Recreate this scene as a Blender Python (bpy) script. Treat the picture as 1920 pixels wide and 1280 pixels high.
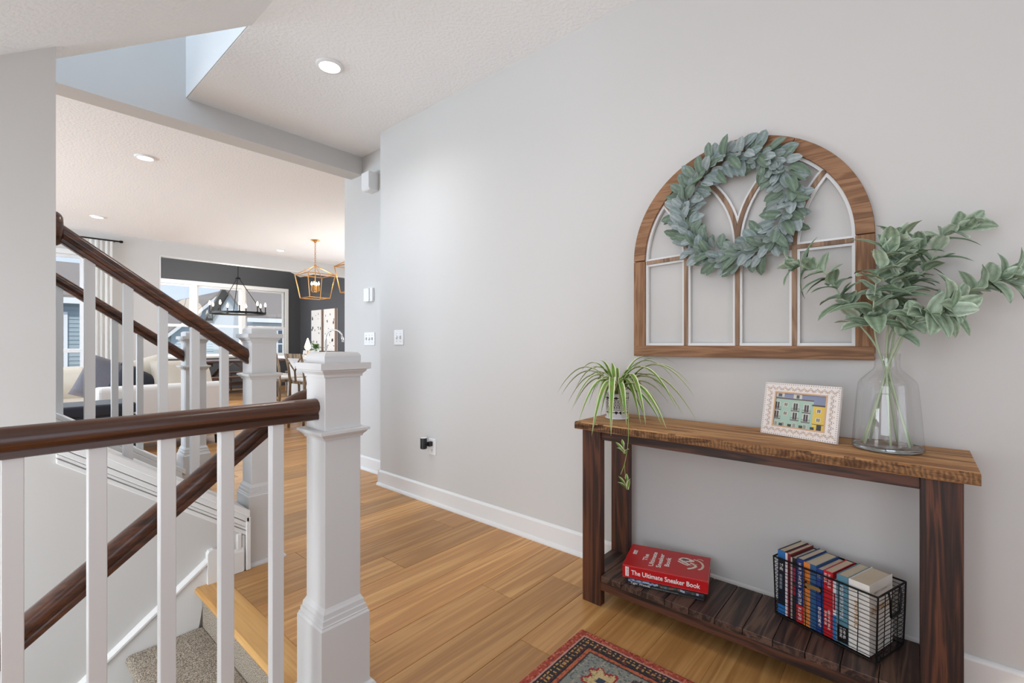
import bpy, bmesh, math, random
from mathutils import Vector, Matrix, Quaternion
R = math.radians
for o in list(bpy.data.objects): bpy.data.objects.remove(o)
SC = bpy.context.scene
COL = SC.collection
random.seed(7)

# ------------------------------------------------------------------ camera
cd = bpy.data.cameras.new('camera'); cam = bpy.data.objects.new('camera', cd); COL.objects.link(cam)
cd.sensor_width = 36.0; cd.lens = 36.0*872/1920; cd.shift_y = 3.5/1920; cd.clip_start = 0.02; cd.clip_end = 300
cam.location = (0, 0, 1.12)
cam.rotation_euler = (R(90), 0, R(41.0-90))
SC.camera = cam

# ------------------------------------------------------------------ world, sun, exposure
W = bpy.data.worlds.new('world'); SC.world = W; W.use_nodes = True
bg = W.node_tree.nodes['Background']
bg.inputs[0].default_value = (0.60, 0.69, 0.92, 1); bg.inputs[1].default_value = 0.95
SC.view_settings.view_transform = 'Standard'; SC.view_settings.look = 'None'
SC.view_settings.gamma = 1.0; SC.view_settings.exposure = 0.47; SC.view_settings.use_curve_mapping = False
sd = bpy.data.lights.new('sun', 'SUN'); sd.energy = 2.2; sd.angle = R(1.0); sd.color = (1, .95, .86)
so = bpy.data.objects.new('sun', sd); COL.objects.link(so); so.rotation_euler = Vector((.42, .62, -.66)).to_track_quat('-Z', 'Y').to_euler()

def area(name, loc, rot, sx, sy, power, col=(1, 1, 1), spread=180):
    l = bpy.data.lights.new(name, 'AREA'); l.shape = 'RECTANGLE'; l.size = sx; l.size_y = sy
    l.energy = power; l.color = col; l.spread = R(spread)
    o = bpy.data.objects.new(name, l); COL.objects.link(o); o.location = loc; o.rotation_euler = rot
    return o
DAY = (.90, .95, 1.0)
# daylight at windows outside the frame; entry, stair, kitchen ones added for light
area('daylight_front_door', (0.15, -2.17, 1.25), (R(118), 0, 0), 1.6, 2.2, 14, DAY)            # faces +Y
area('added_entry_light', (-1.84, 0.35, 1.5), (R(104), 0, R(-90)), 1.7, 1.8, 27, DAY)        # faces +X; unseen window added to brighten the entry
area('added_stair_light', (-1.27, 2.0, .55), (R(98), 0, R(-90)), .9, 1.5, 24, DAY)        # faces +X; unseen window added for light from the stairwell's left
area('daylight_living_windows', (-3.58, 6.6, 1.4), (R(95), 0, R(-90)), 3.6, 2.1, 190, (.70, .85, 1.0))      # faces +X
area('added_kitchen_light', (5.74, 6.4, 1.6), (R(95), 0, R(90)), 3.0, 1.4, 45, DAY)       # faces -X; unseen window added to bring light into the kitchen
area('daylight_dining_window', (1.975, 11.0, 1.5), (R(90), 0, R(-90)), 2.0, 1.7, 80, DAY)       # faces +X
area('daylight_stairwell_window', (-1.5, 3.3, 4.2), (R(90), 0, R(-90)), 1.2, 1.4, 50, (.66, .82, 1.0))

# ------------------------------------------------------------------ helpers
def lin(c):
    return tuple(((x/255)/12.92 if x/255 <= .04045 else ((x/255+.055)/1.055)**2.4) for x in c)
def s2l(c): return (*lin(c), 1)
MATS = {}
def mat(name, col, rough=.6, metal=0, spec=None, bump=None, coat=0, emit=None, es=0, sheen=0):
    if name in MATS: return MATS[name]
    m = bpy.data.materials.new(name); m.use_nodes = True; nt = m.node_tree; b = nt.nodes['Principled BSDF']
    b.inputs['Base Color'].default_value = s2l(col); b.inputs['Roughness'].default_value = rough
    b.inputs['Metallic'].default_value = metal
    if spec is not None: b.inputs['Specular IOR Level'].default_value = spec
    if coat: b.inputs['Coat Weight'].default_value = coat; b.inputs['Coat Roughness'].default_value = .15
    if sheen: b.inputs['Sheen Weight'].default_value = sheen
    if emit: b.inputs['Emission Color'].default_value = (*emit, 1); b.inputs['Emission Strength'].default_value = es
    if bump:
        sc, st, dist = bump
        tc = nt.nodes.new('ShaderNodeTexCoord'); n = nt.nodes.new('ShaderNodeTexNoise'); n.inputs['Scale'].default_value = sc
        n.inputs['Detail'].default_value = 5
        bp = nt.nodes.new('ShaderNodeBump'); bp.inputs['Strength'].default_value = st; bp.inputs['Distance'].default_value = dist
        nt.links.new(tc.outputs['Object'], n.inputs['Vector']); nt.links.new(n.outputs['Fac'], bp.inputs['Height'])
        nt.links.new(bp.outputs['Normal'], b.inputs['Normal'])
    MATS[name] = m; return m

def ramp(nt, stops):
    r = nt.nodes.new('ShaderNodeValToRGB'); el = r.color_ramp.elements
    while len(el) < len(stops): el.new(.5)
    for e, (p, c) in zip(el, stops): e.position = p; e.color = s2l(c)
    return r
def wood(name, stops, axis='X', grain=11, rough=.45, rings=0.5, var=.25, bump=.25, coat=0, pos=False, stretch=.07, sawn=False, dist=2.0):
    m = bpy.data.materials.new(name); m.use_nodes = True; nt = m.node_tree; L = nt.links; b = nt.nodes['Principled BSDF']
    tc = nt.nodes.new('ShaderNodeTexCoord'); src = tc.outputs['Object']
    if pos: src = nt.nodes.new('ShaderNodeNewGeometry').outputs['Position']
    oi = nt.nodes.new('ShaderNodeObjectInfo')
    mul = nt.nodes.new('ShaderNodeVectorMath'); mul.operation = 'SCALE'; mul.inputs[0].default_value = (37, 53, 71)
    L.new(oi.outputs['Random'], mul.inputs['Scale'])
    add = nt.nodes.new('ShaderNodeVectorMath'); add.operation = 'ADD'; L.new(src, add.inputs[0]); L.new(mul.outputs[0], add.inputs[1])
    mp = nt.nodes.new('ShaderNodeMapping'); i = 'XYZ'.index(axis)
    sc = [1.0]*3; sc[i] = stretch; mp.inputs['Scale'].default_value = sc; L.new(add.outputs[0], mp.inputs['Vector'])
    n1 = nt.nodes.new('ShaderNodeTexNoise'); n1.inputs['Scale'].default_value = grain; n1.inputs['Detail'].default_value = 4
    n1.inputs['Distortion'].default_value = .6; L.new(mp.outputs[0], n1.inputs['Vector'])
    wv = nt.nodes.new('ShaderNodeMath'); wv.operation = 'MULTIPLY'; wv.inputs[1].default_value = dist*14; L.new(n1.outputs['Fac'], wv.inputs[0])
    sn = nt.nodes.new('ShaderNodeMath'); sn.operation = 'SINE'; L.new(wv.outputs[0], sn.inputs[0])
    sn2 = nt.nodes.new('ShaderNodeMath'); sn2.operation = 'MULTIPLY_ADD'; sn2.inputs[1].default_value = .5*rings; sn2.inputs[2].default_value = 0
    L.new(sn.outputs[0], sn2.inputs[0])
    mp2 = nt.nodes.new('ShaderNodeMapping'); sc2 = [1.0]*3; sc2[i] = stretch*.45; mp2.inputs['Scale'].default_value = sc2; L.new(add.outputs[0], mp2.inputs['Vector'])
    n2 = nt.nodes.new('ShaderNodeTexNoise'); n2.inputs['Scale'].default_value = grain*11; n2.inputs['Detail'].default_value = 3; L.new(mp2.outputs[0], n2.inputs['Vector'])
    a1 = nt.nodes.new('ShaderNodeMath'); a1.operation = 'MULTIPLY_ADD'; a1.inputs[1].default_value = .45; L.new(n2.outputs['Fac'], a1.inputs[0])
    a0 = nt.nodes.new('ShaderNodeMath'); a0.operation = 'MULTIPLY_ADD'; a0.inputs[1].default_value = .55; L.new(n1.outputs['Fac'], a0.inputs[0]); L.new(sn2.outputs[0], a0.inputs[2])
    L.new(a0.outputs[0], a1.inputs[2])
    hgt = a1.outputs[0]
    rp = ramp(nt, stops); L.new(a1.outputs[0], rp.inputs[0])
    hv = nt.nodes.new('ShaderNodeHueSaturation'); L.new(rp.outputs[0], hv.inputs['Color'])
    mr = nt.nodes.new('ShaderNodeMapRange'); mr.inputs['To Min'].default_value = 1-var; mr.inputs['To Max'].default_value = 1+var*.7
    L.new(oi.outputs['Random'], mr.inputs[0]); L.new(mr.outputs[0], hv.inputs['Value'])
    colout = hv.outputs[0]
    bp = nt.nodes.new('ShaderNodeBump'); bp.inputs['Strength'].default_value = bump; bp.inputs['Distance'].default_value = .002
    if sawn:
        w = nt.nodes.new('ShaderNodeTexWave'); w.wave_type = 'BANDS'; w.bands_direction = axis
        w.inputs['Scale'].default_value = 26; w.inputs['Distortion'].default_value = 9; w.inputs['Detail'].default_value = 3
        L.new(tc.outputs['Object'], w.inputs['Vector'])
        mx = nt.nodes.new('ShaderNodeMix'); mx.data_type = 'RGBA'; mx.blend_type = 'MULTIPLY'; mx.inputs[0].default_value = .45
        L.new(colout, mx.inputs[6]); L.new(w.outputs['Color'], mx.inputs[7]); colout = mx.outputs[2]
        ah = nt.nodes.new('ShaderNodeMath'); ah.operation = 'ADD'; L.new(hgt, ah.inputs[0]); L.new(w.outputs['Fac'], ah.inputs[1]); hgt = ah.outputs[0]
    L.new(colout, b.inputs['Base Color']); L.new(hgt, bp.inputs['Height']); L.new(bp.outputs['Normal'], b.inputs['Normal'])
    b.inputs['Roughness'].default_value = rough
    if coat: b.inputs['Coat Weight'].default_value = coat; b.inputs['Coat Roughness'].default_value = .2
    MATS[name] = m; return m
def speckle(name, stops, scale=500, rough=.95, bump=.6, dist=.004, big=None):
    m = bpy.data.materials.new(name); m.use_nodes = True; nt = m.node_tree; L = nt.links; b = nt.nodes['Principled BSDF']
    tc = nt.nodes.new('ShaderNodeTexCoord')
    n = nt.nodes.new('ShaderNodeTexNoise'); n.inputs['Scale'].default_value = scale; n.inputs['Detail'].default_value = 3; L.new(tc.outputs['Object'], n.inputs['Vector'])
    rp = ramp(nt, stops); L.new(n.outputs['Fac'], rp.inputs[0]); L.new(rp.outputs[0], b.inputs['Base Color'])
    bp = nt.nodes.new('ShaderNodeBump'); bp.inputs['Strength'].default_value = bump; bp.inputs['Distance'].default_value = dist
    L.new(n.outputs['Fac'], bp.inputs['Height']); L.new(bp.outputs['Normal'], b.inputs['Normal'])
    b.inputs['Roughness'].default_value = rough; b.inputs['Specular IOR Level'].default_value = .15
    MATS[name] = m; return m
def vcol(name, rough=.6, noise=0, coat=0, bump=0, lo=.55, hi=1.3):
    m = bpy.data.materials.new(name); m.use_nodes = True; nt = m.node_tree; L = nt.links; b = nt.nodes['Principled BSDF']
    a = nt.nodes.new('ShaderNodeVertexColor'); a.layer_name = 'Col'; out = a.outputs['Color']
    if noise:
        tc = nt.nodes.new('ShaderNodeTexCoord'); n = nt.nodes.new('ShaderNodeTexNoise'); n.inputs['Scale'].default_value = noise; n.inputs['Detail'].default_value = 3
        L.new(tc.outputs['Object'], n.inputs['Vector'])
        mr = nt.nodes.new('ShaderNodeMapRange'); mr.inputs['From Min'].default_value = .3; mr.inputs['From Max'].default_value = .7
        mr.inputs['To Min'].default_value = lo; mr.inputs['To Max'].default_value = hi; L.new(n.outputs['Fac'], mr.inputs[0])
        hv = nt.nodes.new('ShaderNodeHueSaturation'); L.new(out, hv.inputs['Color']); L.new(mr.outputs[0], hv.inputs['Value']); out = hv.outputs[0]
        if bump:
            bp = nt.nodes.new('ShaderNodeBump'); bp.inputs['Strength'].default_value = bump; bp.inputs['Distance'].default_value = .004
            L.new(n.outputs['Fac'], bp.inputs['Height']); L.new(bp.outputs['Normal'], b.inputs['Normal'])
    L.new(out, b.inputs['Base Color']); b.inputs['Roughness'].default_value = rough
    if coat: b.inputs['Coat Weight'].default_value = coat
    MATS[name] = m; return m
def thin_glass(name, tint=(1, 1, 1), gloss=.08, boost=1.0, rough=0.0):
    m = bpy.data.materials.new(name); m.use_nodes = True; nt = m.node_tree; L = nt.links
    for n in list(nt.nodes): nt.nodes.remove(n)
    out = nt.nodes.new('ShaderNodeOutputMaterial'); mx = nt.nodes.new('ShaderNodeMixShader')
    t = nt.nodes.new('ShaderNodeBsdfTransparent'); t.inputs[0].default_value = (*tint, 1)
    g = nt.nodes.new('ShaderNodeBsdfGlossy'); g.inputs['Roughness'].default_value = rough
    f = nt.nodes.new('ShaderNodeLayerWeight'); f.inputs['Blend'].default_value = .5
    pw = nt.nodes.new('ShaderNodeMath'); pw.operation = 'POWER'; pw.inputs[1].default_value = 5; L.new(f.outputs['Facing'], pw.inputs[0])
    mu = nt.nodes.new('ShaderNodeMath'); mu.operation = 'MULTIPLY_ADD'; mu.inputs[1].default_value = boost; mu.inputs[2].default_value = gloss; mu.use_clamp = True
    L.new(pw.outputs[0], mu.inputs[0]); L.new(mu.outputs[0], mx.inputs[0]); L.new(t.outputs[0], mx.inputs[1]); L.new(g.outputs[0], mx.inputs[2])
    L.new(mx.outputs[0], out.inputs[0]); MATS[name] = m; return m

ORG = {}
def empty(name, loc, label=None, cat=None, group=None, kind=None):
    o = bpy.data.objects.new(name, None); COL.objects.link(o); o.location = loc; o.empty_display_size = .05
    ORG[o.name] = Vector(loc); tag(o, label, cat, group, kind); return o
def tag(o, label=None, cat=None, group=None, kind=None):
    if label: o['label'] = label
    if cat: o['category'] = cat
    if group: o['group'] = group
    if kind: o['kind'] = kind
    return o
class MB:
    def __init__(s): s.v = []; s.f = []; s.c = []
    def add(s, vs, fs, col=None):
        n = len(s.v); s.v += [tuple(p) for p in vs]; s.f += [tuple(i+n for i in f) for f in fs]; s.c += [col]*len(fs); return s
    def box(s, x0, y0, z0, x1, y1, z1, col=None):
        if x0 > x1: x0, x1 = x1, x0
        if y0 > y1: y0, y1 = y1, y0
        if z0 > z1: z0, z1 = z1, z0
        return s.add([(x0,y0,z0),(x1,y0,z0),(x1,y1,z0),(x0,y1,z0),(x0,y0,z1),(x1,y0,z1),(x1,y1,z1),(x0,y1,z1)],
                     [(0,3,2,1),(4,5,6,7),(0,1,5,4),(1,2,6,5),(2,3,7,6),(3,0,4,7)], col)
    def obox(s, o, a, b, c, col=None):   # origin corner + 3 edge vectors (right handed)
        o, a, b, c = map(Vector, (o, a, b, c))
        p = [o, o+a, o+a+b, o+b, o+c, o+a+c, o+a+b+c, o+b+c]
        return s.add(p, [(0,3,2,1),(4,5,6,7),(0,1,5,4),(1,2,6,5),(2,3,7,6),(3,0,4,7)], col)
    def prism(s, poly, axis, a, b, col=None):   # poly in the two other axes (order xz for y, xy for z, yz for x)
        def P(p, t):
            if axis == 'y': return (p[0], t, p[1])
            if axis == 'z': return (p[0], p[1], t)
            return (t, p[0], p[1])
        n = len(poly); vs = [P(p, a) for p in poly]+[P(p, b) for p in poly]
        fs = [tuple(range(n)), tuple(range(2*n-1, n-1, -1))]+[(i, i+n, (i+1) % n+n, (i+1) % n) for i in range(n)]
        return s.add(vs, fs, col)
    def tube(s, pts, r, n=8, closed=False, col=None, flat=1.0):
        pts = [Vector(p) for p in pts]; m = len(pts); rs = r if isinstance(r, (list, tuple)) else [r]*m
        vs = []; up = Vector((0, 0, 1)); prev = None
        for i, p in enumerate(pts):
            if closed: t = pts[(i+1) % m]-pts[i-1]
            else: t = pts[min(i+1, m-1)]-pts[max(i-1, 0)]
            t.normalize()
            if prev is None:
                a = t.cross(up)
                if a.length < .05: a = t.cross(Vector((1, 0, 0)))
            else: a = prev-t*prev.dot(t)
            a.normalize(); prev = a; b = t.cross(a)
            for k in range(n):
                an = 2*math.pi*k/n; vs.append(p+a*math.cos(an)*rs[i]+b*math.sin(an)*rs[i]*flat)
        fs = []
        for i in range(m if closed else m-1):
            j = (i+1) % m
            for k in range(n): fs.append((i*n+k, i*n+(k+1) % n, j*n+(k+1) % n, j*n+k))
        if not closed: fs += [tuple(range(n-1, -1, -1)), tuple(range((m-1)*n, m*n))]
        return s.add(vs, fs, col)
    def lathe(s, prof, c=(0, 0, 0), n=24, col=None, axis='z', closed=False, cap=True):
        vs = []; m = len(prof)
        for r, z in prof:
            for k in range(n):
                a = 2*math.pi*k/n; x, y = r*math.cos(a), r*math.sin(a)
                p = (x, y, z) if axis == 'z' else ((z, x, y) if axis == 'x' else (y, z, x))
                vs.append((p[0]+c[0], p[1]+c[1], p[2]+c[2]))
        fs = [(i*n+k, i*n+(k+1) % n, ((i+1) % m)*n+(k+1) % n, ((i+1) % m)*n+k) for i in range(m if closed else m-1) for k in range(n)]
        if not closed and cap:
            if prof[0][0] > 1e-5: fs.append(tuple(range(n-1, -1, -1)))
            if prof[-1][0] > 1e-5: fs.append(tuple(range((m-1)*n, m*n)))
        return s.add(vs, fs, col)
    def sweep(s, prof, pts, side, col=None, up=(0, 0, 1), closed=False):  # profile (side, up) swept along points, section kept vertical
        side = Vector(side).normalized(); up = Vector(up); n = len(prof); vs = []
        for p in pts:
            p = Vector(p)
            for a, b in prof: vs.append(p+side*a+up*b)
        m = len(pts)
        fs = [(i*n+k, i*n+(k+1) % n, (i+1)*n+(k+1) % n, (i+1)*n+k) for i in range(m-1) for k in range(n)]
        fs += [tuple(range(n-1, -1, -1)), tuple(range((m-1)*n, m*n))]
        return s.add(vs, fs, col)
    def build(s, name, m, parent=None, origin=None, smooth=False, bevel=0, label=None, cat=None, group=None, kind=None, seg=2, shade_angle=None):
        if parent is not None: org = ORG[parent.name]
        elif origin is not None: org = Vector(origin)
        else:
            xs, ys, zs = zip(*s.v); org = Vector(((min(xs)+max(xs))/2, (min(ys)+max(ys))/2, min(zs)))
        me = bpy.data.meshes.new(name); me.from_pydata([(x-org.x, y-org.y, z-org.z) for x, y, z in s.v], [], s.f)
        bm = bmesh.new(); bm.from_mesh(me); bmesh.ops.recalc_face_normals(bm, faces=bm.faces); bm.to_mesh(me); bm.free()
        me.materials.append(MATS[m] if isinstance(m, str) else m)
        if any(c is not None for c in s.c):
            at = me.color_attributes.new('Col', 'FLOAT_COLOR', 'CORNER')
            for p in me.polygons:
                c = s.c[p.index] or (200, 200, 200)
                if isinstance(c, list): continue
                cc = s2l(c)
                for li in p.loop_indices: at.data[li].color = cc
        if smooth or shade_angle:
            for p in me.polygons: p.use_smooth = True
        o = bpy.data.objects.new(name, me); COL.objects.link(o)
        if shade_angle:
            try: me.set_sharp_from_angle(angle=R(shade_angle))
            except Exception: pass
        if parent is not None: o.parent = parent
        else: o.location = org
        ORG[o.name] = org
        if bevel:
            b = o.modifiers.new('bevel', 'BEVEL'); b.width = bevel; b.segments = seg; b.limit_method = 'ANGLE'; b.angle_limit = R(40)
        tag(o, label, cat, group, kind); return o
def B(name, m, x0, y0, z0, x1, y1, z1, parent=None, **k): return MB().box(x0, y0, z0, x1, y1, z1).build(name, m, parent, **k)
def copy_tree(o, parent=None):
    c = o.copy(); COL.objects.link(c)
    if parent is not None: c.parent = parent
    ORG[c.name] = ORG[o.name]
    for ch in list(o.children): copy_tree(ch, c)
    return c
def text_mesh(body, size, m, parent, o, right, up, name='lettering', bold=0.0, shear=0, align='LEFT', width=None, lift=.0006, spacing=1.0):
    cu = bpy.data.curves.new('t', 'FONT'); cu.body = body; cu.size = 1.0; cu.align_x = align; cu.offset = bold; cu.shear = shear; cu.resolution_u = 3
    cu.space_character = spacing
    t = bpy.data.objects.new('t', cu); COL.objects.link(t)
    dg = bpy.context.evaluated_depsgraph_get(); me = bpy.data.meshes.new_from_object(t.evaluated_get(dg))
    bpy.data.objects.remove(t)
    xs = [v.co.x for v in me.vertices] or [0, 1]; w = max(xs)-min(xs); x0 = min(xs)
    sx = size if width is None else width/w
    right = Vector(right).normalized(); up = Vector(up).normalized(); nrm = right.cross(up); o = Vector(o); org = ORG[parent.name]
    for v in me.vertices:
        v.co = o+right*((v.co.x-(x0 if width else 0))*sx)+up*(v.co.y*size)+nrm*lift-org
    me.materials.clear(); me.materials.append(MATS[m]); me.name = name
    ob = bpy.data.objects.new(name, me); COL.objects.link(ob); ob.parent = parent; ORG[ob.name] = org
    return ob

# ------------------------------------------------------------------ materials
mat('wall', (208, 206, 203), .75, bump=(180, .12, .001))
mat('ceiling', (246, 246, 246), .9, bump=(52, .5, .010))
mat('trim', (232, 232, 231), .38)
mat('white_paint', (210, 209, 208), .35)
mat('charcoal', (74, 75, 79), .34, bump=(150, .1, .001))
mat('black_metal', (22, 21, 22), .45, .6)
mat('plastic_white', (238, 238, 238), .35)
mat('plastic_black', (18, 18, 20), .4)
mat('toggle_dark', (120, 120, 120), .4)
mat('gold', (196, 148, 88), .35, .85)
mat('chrome', (190, 190, 192), .15, 1)
mat('bulb', (255, 240, 215), .3, emit=(1, .82, .55), es=9)
mat('lens', (255, 250, 240), .3, emit=(1, .96, .9), es=9)
mat('cream_fabric', (228, 220, 206), .95, bump=(300, .3, .002), sheen=.2)
mat('white_fabric', (248, 247, 245), .95, bump=(300, .3, .002), sheen=.2)
mat('navy_fabric', (46, 49, 60), .9, bump=(300, .3, .002), sheen=.2)
mat('grey_fabric', (92, 90, 98), .7, bump=(40, .3, .01), sheen=.4)
m = mat('curtain', (244, 243, 240), .9); _nt = m.node_tree; _b = _nt.nodes['Principled BSDF']; _t = _nt.nodes.new('ShaderNodeBsdfTranslucent'); _t.inputs[0].default_value = (.9, .9, .88, 1)
_mx = _nt.nodes.new('ShaderNodeMixShader'); _mx.inputs[0].default_value = .45; _nt.links.new(_b.outputs[0], _mx.inputs[1]); _nt.links.new(_t.outputs[0], _mx.inputs[2]); _nt.links.new(_mx.outputs[0], _nt.nodes['Material Output'].inputs[0])
mat('quartz', (236, 236, 236), .25)
mat('brass_plate', (170, 140, 92), .4, .8)
mat('paper', (222, 208, 182), .8)
mat('soil', (60, 44, 32), .9)
mat('stem_green', (178, 192, 162), .8)
mat('twig', (110, 98, 70), .8)
mat('lime', (150, 168, 96), .6)
mat('navyblue', (40, 60, 112), .5)
wood('dark_rail', [(.15, (34, 17, 9)), (.5, (70, 37, 20)), (.85, (108, 62, 32))], 'X', 16, .3, .3, 0, .08, coat=.22, stretch=.03)
wood('console_dark', [(.2, (34, 19, 15)), (.5, (68, 38, 27)), (.72, (98, 56, 36)), (.9, (124, 70, 42))], 'Z', 24, .5, .4, .10, .25, stretch=.05)
wood('console_dark_y', [(.2, (30, 18, 14)), (.5, (64, 38, 28)), (.75, (94, 56, 38))], 'Y', 14, .5, .5, .1, .25, stretch=.07)
wood('console_dark_x', [(.2, (36, 25, 21)), (.5, (66, 46, 38)), (.8, (100, 74, 60))], 'X', 20, .5, .45, .18, .25, stretch=.08)
wood('rustic', [(.05, (92, 58, 32)), (.40, (150, 102, 60)), (.62, (188, 138, 88)), (.9, (216, 176, 124))], 'Y', 26, .65, .45, 0, .7, stretch=.07, dist=1.2)
wood('rustic_edge', [(.1, (62, 38, 22)), (.45, (112, 74, 44)), (.75, (160, 116, 74))], 'Y', 30, .8, .4, 0, .9, stretch=.25, sawn=True, dist=1.2)
wood('oak', [(.1, (162, 112, 62)), (.5, (192, 141, 83)), (.9, (216, 169, 107))], 'X', 15, .36, .38, .27, .15, pos=True, stretch=.045, dist=1.5)
wood('oak_nose', [(.15, (176, 126, 66)), (.5, (205, 154, 88)), (.8, (224, 178, 112))], 'Y', 9, .36, .3, 0, .1, stretch=.06)
for _n, _a in (('arch_wood', 'Y'), ('arch_wood_z', 'Z')): wood(_n, [(.05, (88, 58, 36)), (.45, (134, 95, 64)), (.7, (160, 119, 86)), (.95, (184, 147, 112))], _a, 26, .65, .3, .08, .4, stretch=.08)
wood('muntin_wood', [(.2, (120, 92, 72)), (.55, (152, 122, 98)), (.85, (176, 148, 124))], 'Z', 16, .7, .4, .05, .3, stretch=.1)
wood('greyed_oak', [(.2, (92, 74, 54)), (.5, (138, 114, 88)), (.8, (172, 150, 122))], 'Z', 14, .6, .5, .1, .3)
wood('dining_dark', [(.2, (40, 26, 20)), (.5, (72, 48, 36)), (.8, (102, 70, 52))], 'X', 14, .4, .5, .1, .2)
speckle('carpet', [(.34, (104, 94, 82)), (.5, (178, 166, 150)), (.66, (228, 218, 204))], 260, bump=1.0, dist=.008)
vcol('paint', .5); vcol('print', .3, coat=.3); vcol('leaf_spider', .45); vcol('rug_pile', .95, noise=420, bump=.8); vcol('pot_glaze', .2, coat=.4)
vcol('canvas', .7); vcol('dusty_leaf', .75, noise=60, lo=.82, hi=1.12); vcol('sheen_leaf', .7, noise=60, lo=.8, hi=1.12)
thin_glass('pane', (.97, .985, .98), .03, .6)
thin_glass('vase_glass', (.968, .972, .975), .075, .8)
m = mat('vase_base', (225, 232, 235), .02); m.node_tree.nodes['Principled BSDF'].inputs['Transmission Weight'].default_value = 1; m.node_tree.nodes['Principled BSDF'].inputs['IOR'].default_value = 1.45

# ================================================================== STRUCTURE
ST = dict(kind='structure')
CZ = 2.79
# --- floor: dark subfloor + planks
fl = MB()
for a in ((.70, 1.38, 5.9, 12.8), (-1.9, -2.3, 5.9, 1.49), (-3.7, 3.76, .70, 9.4)):
    fl.box(a[0], a[1], -.30, a[2], a[3], -.0025)
fl.box(.70, 1.38, -.3, .70001, 1.4, -.0025)
floor = fl.build('floor', 'oak', origin=(0, 0, 0), **ST)
pm = MB(); ch = .004
# unit plank: 1 x 1 x 1 with a small chamfer kept in mesh units per size class
def plank_mesh(L, Wd):
    g = .0008; c = .0012; t = .012
    m = MB(); x0, x1, y0, y1 = g, L-g, g, Wd-g
    m.add([(x0,y0,-t),(x1,y0,-t),(x1,y1,-t),(x0,y1,-t),(x0,y0,-c),(x1,y0,-c),(x1,y1,-c),(x0,y1,-c),(x0+c,y0+c,0),(x1-c,y0+c,0),(x1-c,y1-c,0),(x0+c,y1-c,0)],
          [(4,5,9,8),(5,6,10,9),(6,7,11,10),(7,4,8,11),(8,9,10,11),(0,1,5,4),(1,2,6,5),(2,3,7,6),(3,0,4,7)])
    me = bpy.data.meshes.new('plank'); me.from_pydata(m.v, [], m.f); me.materials.append(MATS['oak']); return me
PLM = {}
def plank(x0, x1, y0, Wd=.1975):
    L = round(x1-x0, 3)
    if L < .02: return
    if L not in PLM: PLM[L] = plank_mesh(L, Wd)
    o = bpy.data.objects.new('plank', PLM[L]); COL.objects.link(o); o.parent = floor; o.location = (x0, y0, 0)
rng = random.Random(11)
row = 0
for k in range(-9, 58):
    y = 1.33+.1975*k
    if y < -.6: continue
    if y+.1975 > 12.69: break
    if y < 1.30: xa, xb = 0.4, 2.08
    elif y < 2.45: xa, xb = .775, 2.08
    elif y < 2.9: xa, xb = (1.06 if y > 2.45 else .775), 2.08
    elif y < 3.2: xa, xb = .75, 2.08
    elif y < 4.05: xa, xb = .75, 2.25
    elif y < 9.3: xa, xb = .4+(y-4)*.12, min(5.78, 2.6+(y-4)*.55)
    else: xa, xb = 1.97, 5.78
    fix = {0: [1.54], 3: [1.40], 1: [.98], 2: [], 4: [1.9], 5: [1.12], -2: [1.35], -1: [1.82], -3: [1.05, ]}
    if k in fix: cuts = fix[k]
    else:
        x = xa+rng.uniform(.3, 1.9); cuts = []
        while x < xb-.25: cuts.append(round(x, 2)); x += rng.choice((1.5, 1.8, 2.1, 2.4))
    es = [xa]+[c for c in cuts if xa+.1 < c < xb-.1]+[xb]
    for a, b in zip(es[:-1], es[1:]): plank(round(a, 3), round(b, 3), y)

# --- entry and hall walls
B('wall_right', 'wall', 2.10, -2.3, 0, 2.39, 3.21, CZ, **ST)
B('wall_right_recess', 'wall', 2.27, 3.21, 0, 2.39, 4.06, CZ, **ST)
def baseboard(name, p0, p1, nrm, h=.118, end0=0, end1=0):
    # profile: (out, up)
    prof = [(0, 0), (.030, 0), (.030, .008), (.026, .018), (.018, .022), (.015, .022), (.015, h-.012), (.011, h-.004), (.006, h), (0, h)]
    return MB().sweep(prof, [p0, p1], nrm).build(name, 'trim', **ST)
baseboard('baseboard_right', (2.10, -2.18, 0), (2.10, 3.225, 0), (-1, 0, 0))
baseboard('baseboard_right_jog', (2.085, 3.21, 0), (2.27, 3.21, 0), (0, 1, 0))
baseboard('baseboard_recess', (2.27, 3.21, 0), (2.27, 4.075, 0), (-1, 0, 0))
# front wall with door and sidelights behind the camera
B('wall_front_1', 'wall', -1.9, -2.42, 0, -.75, -2.3, CZ, **ST)
B('wall_front_2', 'wall', 1.05, -2.42, 0, 2.39, -2.3, CZ, **ST)
B('wall_front_3', 'wall', -.75, -2.42, 2.4, 1.05, -2.3, CZ, **ST)
d1 = B('door_1', 'trim', -.75, -2.25, 0, -.68, -2.19, 2.4, **ST)
mb = MB(); mb.box(.98, -2.25, 0, 1.05, -2.19, 2.4).box(-.68, -2.25, 2.33, .98, -2.19, 2.4)
mb.build('frame', 'trim', d1)
mb = MB()
for x in (-.30, .60): mb.box(x, -2.25, 0, x+.07, -2.19, 2.33)
mb.build('mullion', 'trim', d1)
mb = MB(); mb.box(-.23, -2.25, 0, .60, -2.20, .75)
mb.build('door_panel', 'dark_rail', d1)
mb = MB()
for z in (.75, 1.25, 1.75): mb.box(-.68, -2.24, z, .98, -2.21, z+.035)
for x in (-.50, .03, .35, .80): mb.box(x, -2.24, .75, x+.03, -2.21, 2.33)
mb.build('glazing_bar', 'trim', d1)
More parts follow.
